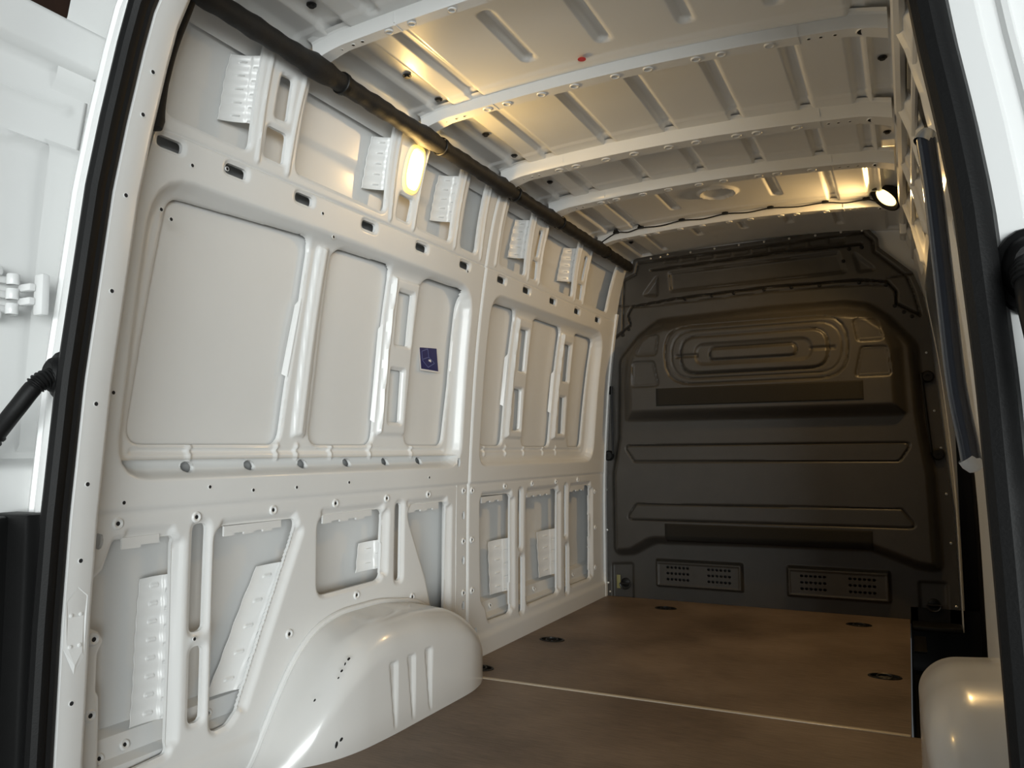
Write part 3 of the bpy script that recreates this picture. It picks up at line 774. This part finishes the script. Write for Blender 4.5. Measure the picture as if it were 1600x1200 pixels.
def lashing(x, y, where):
    r = bpy.data.objects.new('lashing_eye', None); link(r); r.location = (x, y, 0)
    tag(r, 'black recessed lashing eye in the plywood floor ' + where, 'lashing eye', 'lashing eyes in the floor')
    bm = bmesh.new(); mt = Matrix.Diagonal((1.0, .72, 1, 1))
    lathe(bm, [(.058, .0005), (.056, .003), (.049, .003), (.046, -.006), (.034, -.011), (0, -.0115)], mt, n=24)
    bm_obj('cup', bm, 'black', r)
    bm = bmesh.new(); pts = [(.026 * math.cos(a), .020 * math.sin(a), .001 + .004 * math.sin(a)) for a in np.linspace(0, 2 * math.pi, 21)]
    tube(bm, pts, .0035, 8, cap=False); bm_obj('ring', bm, 'dsteel', r)
    bm = bmesh.new(); lathe(bm, [(.006, -.011), (.006, -.004), (0, -.003)], n=10); bm_obj('screw', bm, 'steel', r)
for x, y, wtx, _ in LASH: lashing(x, y, wtx)

# step well of the sliding door
sw = bpy.data.objects.new('entry_step', None); link(sw); sw.location = (.77, 3.7, -.25)
tag(sw, 'black plastic entry step sunk beside the plywood floor', 'step')
bm = bmesh.new()
x0, x1, y0, y1, zb, zt = .666, .90, 2.86, 4.40, -.24, -.002
P = lambda x, y, z: bm.verts.new((x - .77, y - 3.7, z + .25))
a = [P(x0, y0, zt), P(x0, y1, zt), P(x0, y1, zb), P(x0, y0, zb)]; bm.faces.new(a)
b = [P(x1 + .06, y0, zb), P(x1 + .06, y1, zb)]
bm.faces.new((a[3], a[2], b[1], b[0]))
c = P(x1 + .06, y1, .06); c2 = P(x0, y1, .06); bm.faces.new((a[2], b[1], c, c2))
bm_obj('well', bm, 'black', sw, smooth=False)
bm = bmesh.new()
box(bm, (.775 - .77, 4.33 - 3.7, -.015 + .25), (.21, .13, .025), .008)
bm_obj('step_cover', bm, 'black', sw)
for k in range(7):
    bm = bmesh.new(); box(bm, (.78 - .77, 3.2 + k * .14 - 3.7, -.232 + .25), (.18, .02, .012), .003); bm_obj('tread_rib', bm, 'black', sw)
bm = bmesh.new(); box(bm, (.70 - .77, 4.0 - 3.7, -.03 + .25), (.05, .30, .010), .003); bm_obj('step_lip', bm, 'black', sw)

# ================================================================== RIGHT WALL
rs = Sheet(grid(1.09, 4.40, .009), grid(-.03, 1.90, .009))
RU = [[(1.27, 1.612), (1.62, 1.612), (1.60, ZT), (1.27, ZT)], [(1.74, 1.612), (2.06, 1.612), (2.04, ZT), (1.74, ZT)], [(2.26, 1.612), (2.60, 1.612), (2.58, ZT), (2.26, ZT)],
      [(2.76, 1.66), (3.10, 1.66), (3.08, ZT), (2.76, ZT)], [(3.28, 1.66), (3.66, 1.66), (3.64, ZT), (3.28, ZT)], [(3.80, 1.66), (4.15, 1.66), (4.15, ZT), (3.80, ZT)],
      [(1.33, .95), (1.75, .95), (1.75, 1.45), (1.33, 1.45)], [(1.95, .90), (2.55, .90), (2.55, 1.47), (1.95, 1.47)]]
for P in RU: rs.rim(P, .03, -.02, .03)
for P in RU: rs.hole(P, .03)
rs.hole([(2.90, -.1), (4.33, -.1), (4.33, 1.50), (4.25, 1.585), (2.98, 1.585), (2.90, 1.50)], .03)
rs.hole([(1.0, -.2), (1.13, -.2), (1.13, .7), (1.16, 1.1), (1.22, 1.6), (1.25, 2.0), (1.0, 2.0)])
rs.groove([(1.1, 1.572), (4.4, 1.572)], 0, -.004, .01, closed=False)
for y in (1.68, 2.16, 2.68, 3.19, 3.73): rs.groove([(y + .02, 1.62), (y, 1.88)], 0, .016, .02, closed=False)
wr = rs.build('wall_right', map_right, 'white', flip=True)
tag(wr, kind='structure', label='white painted steel side panel with the sliding door opening')
sk = Sheet(grid(1.02, 4.44, .05), grid(-.10, 1.99, .03)); sk.D -= .09
sk.hole([(2.93, -.2), (4.30, -.2), (4.30, 1.56), (2.93, 1.56)])
sk.build('outer_skin', map_right, 'white', wr, flip=True)
arch('wheel_arch', 1, wr, x_in_shift=-.012, grooves=False)
for (y0, y1) in ((1.70, 2.10), (2.22, 2.64), (3.24, 3.70)):  # black plates added behind the upper openings, standing in for the dark inside
    pv = [(WX(z) - .022 + .030, y, z) for y, z in ((y0, 1.60), (y1, 1.60), (y1, 1.90), (y0, 1.90))]
    pv += [(x + .012, y, z) for x, y, z in pv]
    mesh_obj('dark_backing', pv, [(0, 1, 2, 3), (4, 5, 6, 7), (0, 1, 5, 4), (1, 2, 6, 5), (2, 3, 7, 6), (3, 0, 4, 7)], 'black', wr, smooth=False)
# right-hand upper rails running along the roof edge
for (xa, za, xb, zb_, r) in ((.715, 1.885, .715, 1.885, .018), (.748, 1.79, .752, 1.78, .010)):
    bm = bmesh.new(); tube(bm, [(xa, 1.20, za), (xa, 2.8, za + .004), (xb, 4.38, zb_)], r, 8); bm_obj('roof_rail', bm, 'white', wr)
bm = bmesh.new(); box(bm, (.712, 4.08, 1.905), (.030, .045, .16), .006)
bm_obj('door_pillar_post', bm, 'white', wr)
# inner face of the closed sliding door, black trimmed
d3 = Sheet(grid(2.86, 4.46, .015), grid(-.22, 1.60, .015))
for P in (rect(3.0, .15, 4.2, .60), rect(3.0, .82, 4.2, 1.45)): d3.recess(P, .08, -.02, .03)
do3 = d3.build('door_3', lambda u, v, d: np.stack([WX(v) + .055 - d, u, v], 1), 'black', flip=True)
tag(do3, kind='structure', label='black trimmed inner face of the sliding side door')
bm = bmesh.new(); box(bm, (.962, 4.452, .68), (.130, .012, 1.84), .002); bm_obj('front_return', bm, 'black', do3)

# ================================================================== REAR OPENING FRAME
def ow(z, s=-1):
    if s < 0: return float(np.interp(z, [-.4, .2, .5, .7, .97, 1.36, 1.5, 1.65], [.800, .798, .790, .778, .764, .730, .707, .676]))
    return float(np.interp(z, [-.4, .2, .5, .7, .9, 1.1, 1.2, 1.3, 1.5, 1.65], [.784, .783, .778, .773, .767, .755, .743, .728, .704, .676]))
def lean(z): return float(np.interp(z, [-.4, .7, .97, 1.36, 1.76, 2.0], [0, 0, .010, .032, .058, .075]))
path = [(-ow(z), z) for z in np.linspace(-.42, 1.60, 60)]
pathr = [(ow(z, 1), z) for z in np.linspace(-.42, 1.60, 60)]
ca = [(-.676 + .0, 1.65), (-.655, 1.73), (-.620, 1.80), (-.565, 1.85), (-.49, 1.877), (-.40, 1.888), (-.2, 1.895), (0, 1.897)]
full = path + ca
full = full + [(-x, z) for x, z in reversed(ca[:-1])] + list(reversed(pathr))
def sweep(name, sec, m, parent=None, closed=False, pr=None, deg=30):
    pp = pr or full; v = []; f = []; n = len(sec)
    for i, (x, z) in enumerate(pp):
        a = pp[max(i - 1, 0)]; b = pp[min(i + 1, len(pp) - 1)]
        tx, tz = b[0] - a[0], b[1] - a[1]; l = math.hypot(tx, tz); tx /= l; tz /= l
        nx, nz = -tz, tx
        for (q, y) in sec:
            v.append((x + nx * q, 1.0 + lean(z) + y, z + nz * q))
    for i in range(len(pp) - 1):
        for k in range(n if closed else n - 1):
            k2 = (k + 1) % n
            f.append((i * n + k, i * n + k2, (i + 1) * n + k2, (i + 1) * n + k))
    o = mesh_obj(name, v, f, m, parent); return sharp(o, deg)
fr = sweep('wall_rear', [(.150, .120), (.040, .105), (.012, .082), (.003, .076), (.0, .070), (.0, .020), (.004, .014), (.030, .012), (.034, .002), (.058, .000), (.063, .009), (.080, .012), (.084, .004), (.090, .003), (.094, .013), (.118, .018), (.124, .012), (.150, .026), (.17, .05), (.20, .12)], 'white')
tag(fr, kind='structure', label='white painted door frame round the rear opening')
def holeset(sx, zs):
    for z in zs:
        boss(fr, (sx * ow(z, sx), 1.0 + lean(z) + .045, z), (-sx, 0, 0), .9, 'drilled_hole', HOLE)
holeset(-1, (1.62, 1.53, 1.36, 1.16, .93, .77, .62, .345, .05))
holeset(1, (1.25, .95, .6, .3))
# catch plate on the pillar
bm = bmesh.new()
hx = [(1.044, .57), (1.022, .545), (1.020, .455), (1.046, .400), (1.066, .43), (1.066, .55)]
va = [bm.verts.new((-ow(z) + .0005, y, z)) for y, z in hx]; vb = [bm.verts.new((-ow(.48) + .0012, 1.045 + (y - 1.045) * .72, .485 + (z - .485) * .80)) for y, z in hx]
bm.faces.new(vb)
for k in range(6): bm.faces.new((va[k], va[(k + 1) % 6], vb[(k + 1) % 6], vb[k]))
for z in (.455, .515):
    for y in (1.034, 1.054): lathe(bm, [(.004, 0), (.004, .002), (0, .003)], basis((1, 0, 0), (-ow(.48) + .0012, y, z)), n=8)
bm_obj('striker_plate', bm, 'white', fr, smooth=False)
# weatherstrip
se = sweep('door_seal', [(.002, .016), (-.004, .010), (-.008, .002), (-.006, -.006), (-.009, -.014), (-.008, -.024), (-.001, -.033), (.010, -.036), (.020, -.032), (.028, -.022), (.029, -.010), (.026, .010)], 'rubber', closed=True)
tag(se, 'black rubber weatherstrip round the rear door opening', 'seal')
# black cable sleeve along the pillar top
bm = bmesh.new()
pp = [(-.786, 1.183, 1.548), (-.785, 1.186, 1.575), (-.780, 1.189, 1.61), (-.766, 1.192, 1.67), (-.751, 1.200, 1.745), (-.722, 1.216, 1.845), (-.705, 1.22, 1.90)]
sp_ = smoothpath(pp, 6)
tube(bm, sp_, [float(np.interp(i, [0, 2, 6, 12, 17, 40], [.004, .018, .021, .016, .012, .012])) for i in range(len(sp_))], 12)
sl = bm_obj('pillar_sleeve', bm, 'tape'); tag(sl, 'short black foam sleeve running up the left rear pillar', 'sleeve')

# black tail lamp housing at the foot of the left pillar
r = bpy.data.objects.new('tail_lamp_housing', None); link(r); r.location = (-.886, .96, -.1)
tag(r, 'black tail lamp housing beside the left rear door pillar, low down', 'lamp housing')
bm = bmesh.new(); box(bm, (0, .03, .33), (.105, .05, .97), .008); bm_obj('housing', bm, 'black', r)
for k, dx in enumerate((-.030, -.012)):
    bm = bmesh.new(); box(bm, (dx, .002, .33 + .02 * k), (.006, .012, .9), .002); bm_obj('ridge', bm, 'black', r)
# ribbed black buffer on the right pillar
r = bpy.data.objects.new('door_buffer', None); link(r); r.location = (.826, .985, .652)
tag(r, 'small black ribbed plastic buffer on the right rear door pillar', 'buffer')
bm = bmesh.new(); box(bm, (0, .004, .046), (.056, .022, .092), .006); bm_obj('body', bm, 'black', r)
for k in range(4):
    bm = bmesh.new(); box(bm, (-.006, -.010, .016 + k * .02), (.040, .010, .009), .003); bm_obj('rib', bm, 'black', r)

# ================================================================== REAR DOORS
def door_lean(z): return float(np.interp(z, [-.4, .9, 1.36, 1.8], [0, 0, .035, .09]))
def rear_door(n, s):
    dsn = Sheet(grid(.16, 1.06, .009), grid(-.40, 1.738, .009))
    U, V = dsn.U, dsn.V
    dsn.recess(rect(.20, .80, 1.25, 1.66), .10, -.036, .022)
    dsn.recess(rect(.27, -.25, 1.25, .62), .10, -.018, .03)
    dsn.groove([(.2, 1.468), (.86, 1.468), (.93, 1.476), (1.06, 1.474)], 0, .016, .010, closed=False)
    dsn.groove([(.3, 1.57), (1.02, 1.57)], 0, .008, .010, closed=False)
    ln = np.interp(V, [-.4, .9, 1.36, 1.8], [0, 0, .035, .09])
    ed = np.interp(V, [-.4, .7, .97, 1.36, 1.8], [1.09, 1.09, 1.09, 1.09, 1.115])
    def f(u, v, d):
        l2 = np.interp(v, [-.4, .9, 1.36, 1.8], [0, 0, .035, .09]); e2 = np.interp(v, [-.4, .7, .97, 1.36, 1.8], [1.09, 1.09, 1.09, 1.09, 1.115])
        y = .16 + (u - .16) * (e2 - .16) / .90
        return np.stack([s * (.930 - l2 - d), y, v], 1)
    o = dsn.build('door_%d' % n, f, 'white', flip=s > 0)
    tag(o, kind='structure', label='white inner panel of the %s rear door standing open' % ('left' if s < 0 else 'right'))
    md = o.modifiers.new('t', 'SOLIDIFY'); md.thickness = .05; md.offset = -1 
    # hinge
    h = bpy.data.objects.new('hinge', None); link(h, o)
    for z in (1.150, .15):
        bm = bmesh.new()
        xk = s * .905
        for dz in (-.030, 0.0, .030):
            lathe(bm, [(.011, -.011), (.012, -.009), (.012, .009), (.011, .011), (0, .011)], Matrix.Translation((xk, .962, z + dz)), n=14)
            box(bm, (xk + s * .022, .935, z + dz), (.016, .06, .016), .004)
        box(bm, (s * .862, .994, z), (.030, .018, .085), .006); box(bm, (s * .885, .978, z + .014), (.04, .014, .016), .004); box(bm, (s * .885, .978, z - .014), (.04, .014, .016), .004)
        box(bm, (s * .915, .92, z + .045), (.02, .05, .022), .007); box(bm, (s * .915, .92, z - .045), (.02, .05, .022), .007)
        bm_obj('hinge_leaf', bm, 'white', h)
    return o
d1 = rear_door(1, -1)
bm = bmesh.new(); box(bm, (-.905, .70, .16), (.03, .62, 1.10), .01); bm_obj('door_lower_trim', bm, 'black', d1)

# ================================================================== THINGS
# --- long black sleeve along the left roof edge
bm = bmesh.new()
pts = []; rad = []
for y in np.linspace(1.17, 4.335, 220):
    z = 1.872 + .010 * (y - 1.2) / 3.1
    r = .027
    for yb in BOWS:
        t = y - (yb + .045)
        if -.10 < t < .06: r += .009 * (0.5 + .5 * math.cos(math.pi * (t + .02) / .08)) if abs(t + .02) < .08 else 0
    r += .0012 * math.sin(y * 37) + .0010 * math.sin(y * 91)
    pts.append((-.705, y, z)); rad.append(r)
tube(bm, pts, rad, 14)
cs_ = bm_obj('cable_sleeve', bm, 'tape'); tag(cs_, 'long black taped cable sleeve along the left roof edge', 'cable sleeve')
for yb in BOWS:
    bm = bmesh.new(); lathe(bm, [(.030, -.008), (.0325, -.006), (.0325, .006), (.030, .008)], basis((0, 1, 0), (-.705, yb + .125, 1.872 + .01 * (yb - 1.1) / 3.1)), n=18)
    bm_obj('band', bm, 'black', cs_)

# --- interior lamp in the post
il = bpy.data.objects.new('interior_lamp', None); link(il); il.location = wallp(2.205, 1.712, 0)
tag(il, 'lit oval interior lamp with a yellow glow, set in a wall post', 'lamp')
def lampring(r0, r1, dx0, dx1, m, name, n=40):
    v = []; f = []
    for (k, dx) in ((r0, dx0), (r1, dx1)):
        for i in range(n):
            a = 2 * math.pi * i / n
            cy = math.copysign(abs(math.cos(a)) ** .6, math.cos(a)); cz = math.copysign(abs(math.sin(a)) ** .8, math.sin(a))
            yy = 2.205 + .046 * k * cy; z_ = 1.783 + .073 * k * cz + 0
            v.append((-WX(z_) + dx + WX(1.712), yy - 2.205, z_ - 1.712))
    for i in range(n): f.append((i, (i + 1) % n, n + (i + 1) % n, n + i))
    if r1 < .3: f.append(tuple(range(n, 2 * n)))
    return v, f
for (nm, secs, m) in (('housing', ((1.10, -.004), (1.0, -.030), (.6, -.034), (.05, -.034)), 'white'), ('bezel', ((1.12, -.006), (1.06, .006), (.92, .007), (.88, .001)), 'lampdim'), ('lens', ((.90, .000), (.80, .007), (.45, .011), (.05, .012)), 'lamp')):
    V_, F_ = [], []
    for (a, b) in zip(secs, secs[1:]):
        v, f = lampring(a[0], b[0], a[1], b[1], m, nm); o = len(V_); V_ += v; F_ += [tuple(i + o for i in q) for q in f]
    mesh_obj(nm, V_, F_, m, il)
ld = bpy.data.lights.new('interior_lamp_light', 'AREA'); ld.energy = 5.0; ld.color = (1.0, .64, .22); ld.size = .06; ld.shape = 'RECTANGLE'; ld.size_y = .12
lo = bpy.data.objects.new('interior_lamp_light', ld); link(lo, il); lo.location = (.03, 0, .07); lo.rotation_euler = Vector((1, 0, .1)).to_track_quat('-Z', 'Y').to_euler()

# --- clip-on work lamp
wk = bpy.data.objects.new('work_lamp', None); link(wk); wk.location = (.658, 3.765, 1.930); wk.scale = (1.3, 1.3, 1.3)
tag(wk, 'lit black round work lamp mounted at the right end of a roof bow', 'lamp')
ax = Vector((-.62, -.30, -.72)).normalized(); mt = basis(ax, (0, 0, 0))
bm = bmesh.new(); lathe(bm, [(0, -.075), (.022, -.072), (.030, -.055), (.034, -.05), (.034, -.042), (.030, -.040), (.036, -.032), (.036, -.024), (.032, -.022), (.046, -.012), (.054, .0), (.055, .016), (.050, .018), (.038, .010)], mt, n=24)
bm_obj('housing', bm, 'black', wk)
bm = bmesh.new(); lathe(bm, [(.038, .010), (.032, .015), (.016, .018), (0, .019)], mt, n=24); bm_obj('lens', bm, 'spot', wk)
bm = bmesh.new(); box(bm, (.045, .015, .02), (.02, .05, .10), .006); box(bm, (.01, .02, .045), (.08, .03, .012), .004)
for k in range(4): lathe(bm, [(.007, 0), (.007, .01), (0, .011)], basis((-.3, -1, 0), (.050, -.012, -.045 + k * .03)), n=10)
bm_obj('bracket', bm, 'black', wk)
ld = bpy.data.lights.new('work_lamp_light', 'SPOT'); ld.energy = 23; ld.color = (1.0, .64, .26); ld.spot_size = 2.95; ld.spot_blend = .6; ld.shadow_soft_size = .03
lo = bpy.data.objects.new('work_lamp_light', ld); link(lo, wk); lo.location = ax * .035; lo.rotation_euler = ax.to_track_quat('-Z', 'Y').to_euler()

# --- lamp wire clipped to the roof bow
wr_ = bpy.data.objects.new('lamp_wire', None); link(wr_); wr_.location = (0, 3.815, 1.96)
tag(wr_, 'thin black wire clipped along a roof bow and leading to the work lamp', 'wire')
clips = [-.60, -.47, -.26, -.05, .16, .40, .57]
pw = [(-.69, 0, roofz(-.69) - 1.96 - .045)]
for a, b in zip(clips, clips[1:] + [.665]):
    pw.append((a, -.008, roofz(a) - 1.96 - .012)); pw.append(((a + b) / 2, -.010, roofz((a + b) / 2) - 1.96 - .020 - .004 * random.random()))
pw.append((.67, -.02, -.03))
bm = bmesh.new(); tube(bm, smoothpath(pw, 6), .0032, 7); bm_obj('wire', bm, 'black', wr_)
for a in clips:
    bm = bmesh.new(); box(bm, (a, -.010, roofz(a) - 1.96 - .010), (.030, .014, .012), .003); box(bm, (a, -.012, roofz(a) - 1.96 - .002), (.018, .02, .008), .002)
    bm_obj('clip', bm, 'black', wr_)

# --- blue sticker on the outer skin
st = bpy.data.objects.new('safety_sticker', None); link(st)
yc, zc = 2.545, 1.183; sxx = -WX(zc) - .0605
st.location = (sxx, yc, zc); tag(st, 'dark blue rectangular sticker with a white border on the wall pane', 'sticker')
tilt = math.atan2(WX(1.23) - WX(1.13), .10); st.rotation_euler = (0, tilt, 0)
def flat(name, pts, x, m, parent, th=.0006):
    bm = bmesh.new(); a = [bm.verts.new((x, y, z)) for y, z in pts]; b = [bm.verts.new((x - th, y, z)) for y, z in pts]
    bm.faces.new(a); bm.faces.new(b)
    for k in range(len(a)): bm.faces.new((a[k], a[(k + 1) % len(a)], b[(k + 1) % len(a)], b[k]))
    return bm_obj(name, bm, m, parent, smooth=False)
flat('border', rect(-.066, -.051, .066, .051), .0, 'print', st)
flat('field', rect(-.060, -.045, .060, .045), .0008, 'blue', st)
def stroke(a, b, w, m='print2'):
    a, b = Vector(a), Vector(b); d = (b - a).normalized(); n = Vector((-d.y, d.x)) * w / 2
    flat('print_line', [tuple(a + n), tuple(b + n), tuple(b - n), tuple(a - n)], .0014, m, st)
fig = [((-.048, .022), (-.005, .036)), ((-.048, .022), (-.048, -.012)), ((-.005, .036), (-.002, .004)), ((-.002, .004), (-.044, -.008)), ((-.048, -.012), (-.012, -.036)), ((-.012, -.036), (.036, -.016)), ((.036, -.016), (-.002, .004))]
for a, b in fig: stroke(a, b, .0028)
stroke((-.004, -.008), (.010, -.010), .007, 'print'); stroke((.008, -.004), (.010, -.014), .006, 'print')

# --- grab pole on the right rear pillar
gp = bpy.data.objects.new('grab_pole', None); link(gp); gp.location = (.76, 1.15, .79)
tag(gp, 'dark blue grey grab pole beside the right rear pillar', 'grab pole')
A = [Vector(p) - Vector((.76, 1.15, .79)) for p in ((.728, 1.15, 1.236), (.734, 1.15, 1.162), (.741, 1.15, 1.035), (.748, 1.15, .91), (.757, 1.15, .838), (.760, 1.15, .812))]
bm = bmesh.new(); tube(bm, smoothpath(A, 8), .0120, 14); bm_obj('tube', bm, 'pole', gp)
for p, d in ((A[0], (.2, .1, .35)), (A[-1], (.25, .05, -.35))):
    bm = bmesh.new(); lathe(bm, [(.0122, -.008), (.0128, 0), (.010, .009), (.005, .012), (0, .0125)], basis(d, p), n=16)
    lathe(bm, [(.006, 0), (.007, .02), (.007, .024), (0, .024)], basis((1, .3, 0), p), n=12)
    bm_obj('end_mount', bm, 'white' if p is A[-1] else 'steel', gp)

# --- corrugated door cable boots
def boot(name, label, pts, grom, gdir):
    r = bpy.data.objects.new(name, None); link(r); r.location = pts[0]; o0 = Vector(pts[0])
    tag(r, label, 'cable boot')
    sp = smoothpath([Vector(p) - o0 for p in pts], 30); rad = []
    n = len(sp)
    for i in range(n):
        t = i / (n - 1)
        if .12 < t < .30 or .66 < t < .92: rad.append(.0155 + (.0035 if (i % 4) < 2 else 0))
        elif t <= .12: rad.append(.019)
        else: rad.append(.0165)
    bm = bmesh.new(); tube(bm, sp, rad, 14); bm_obj('bellows', bm, 'rubber', r)
    bm = bmesh.new(); lathe(bm, [(.036, 0), (.034, .008), (.028, .012), (.024, .024), (.018, .030), (0, .030)], Matrix.Translation(Vector(grom) - o0) @ basis(gdir, (0, 0, 0)) @ Matrix.Diagonal((1, 1.35, 1, 1)), n=20)
    bm_obj('grommet', bm, 'rubber', r)
boot('cable_boot', 'corrugated black rubber cable boot between the left pillar and the left door', [(-.800, .992, .985), (-.802, .955, .965), (-.825, .93, .915), (-.880, .91, .845), (-.935, .88, .780)], (-.802, 1.003, .985), (0, -1, 0))
boot('cable_boot', 'corrugated black rubber cable boot at the right rear door pillar', [(.814, .995, 1.02), (.812, .965, 1.005), (.814, .950, .96), (.826, .94, .89), (.86, .92, .79)], (.816, 1.008, 1.02), (0, -1, 0))

# --- lashing rings on the bulkhead
for x, lb in ((-.785, 'left'), (.768, 'right')):
    r = bpy.data.objects.new('lashing_ring', None); link(r); r.location = (x, YB - bz(x, .08), .08)
    tag(r, 'dark lashing ring low on the %s side of the bulkhead' % lb, 'lashing ring')
    bm = bmesh.new(); lathe(bm, [(.026, .001), (.026, -.006), (.016, -.012), (0, -.012)], basis((0, 1, 0), (0, 0, 0)), n=16); bm_obj('mount', bm, 'black', r)
    bm = bmesh.new(); tube(bm, [(.030 * math.cos(a), -.018, .030 * math.sin(a) - .004) for a in np.linspace(math.pi, 2 * math.pi, 14)] , .005, 8); tube(bm, [(-.030, -.018, -.004), (.030, -.018, -.004)], .005, 8); bm_obj('ring', bm, 'dsteel', r)
tb = bmesh.new(); box(tb, (0, 0, 0), (.022, .004, .075), .001)
o = bm_obj('paper_tab', tb, 'plate'); o.location = (-.822, YB - .006, .085); tag(o, 'narrow olive tab beside the left lashing ring of the bulkhead', 'tab')

# ================================================================== WORKSHOP AROUND THE VAN
bm = bmesh.new(); box(bm, (-4.2, 3.0, 2.6), (.12, 14, 7.0)); w = bm_obj('wall_workshop', bm, 'brown', None, smooth=False); tag(w, kind='structure', label='dark brown workshop wall beyond the open left door')
bm = bmesh.new(); box(bm, (2, -2, -.72), (18, 26, .1)); g = bm_obj('floor_workshop', bm, 'conc', None, smooth=False); tag(g, kind='structure', label='grey concrete workshop floor')
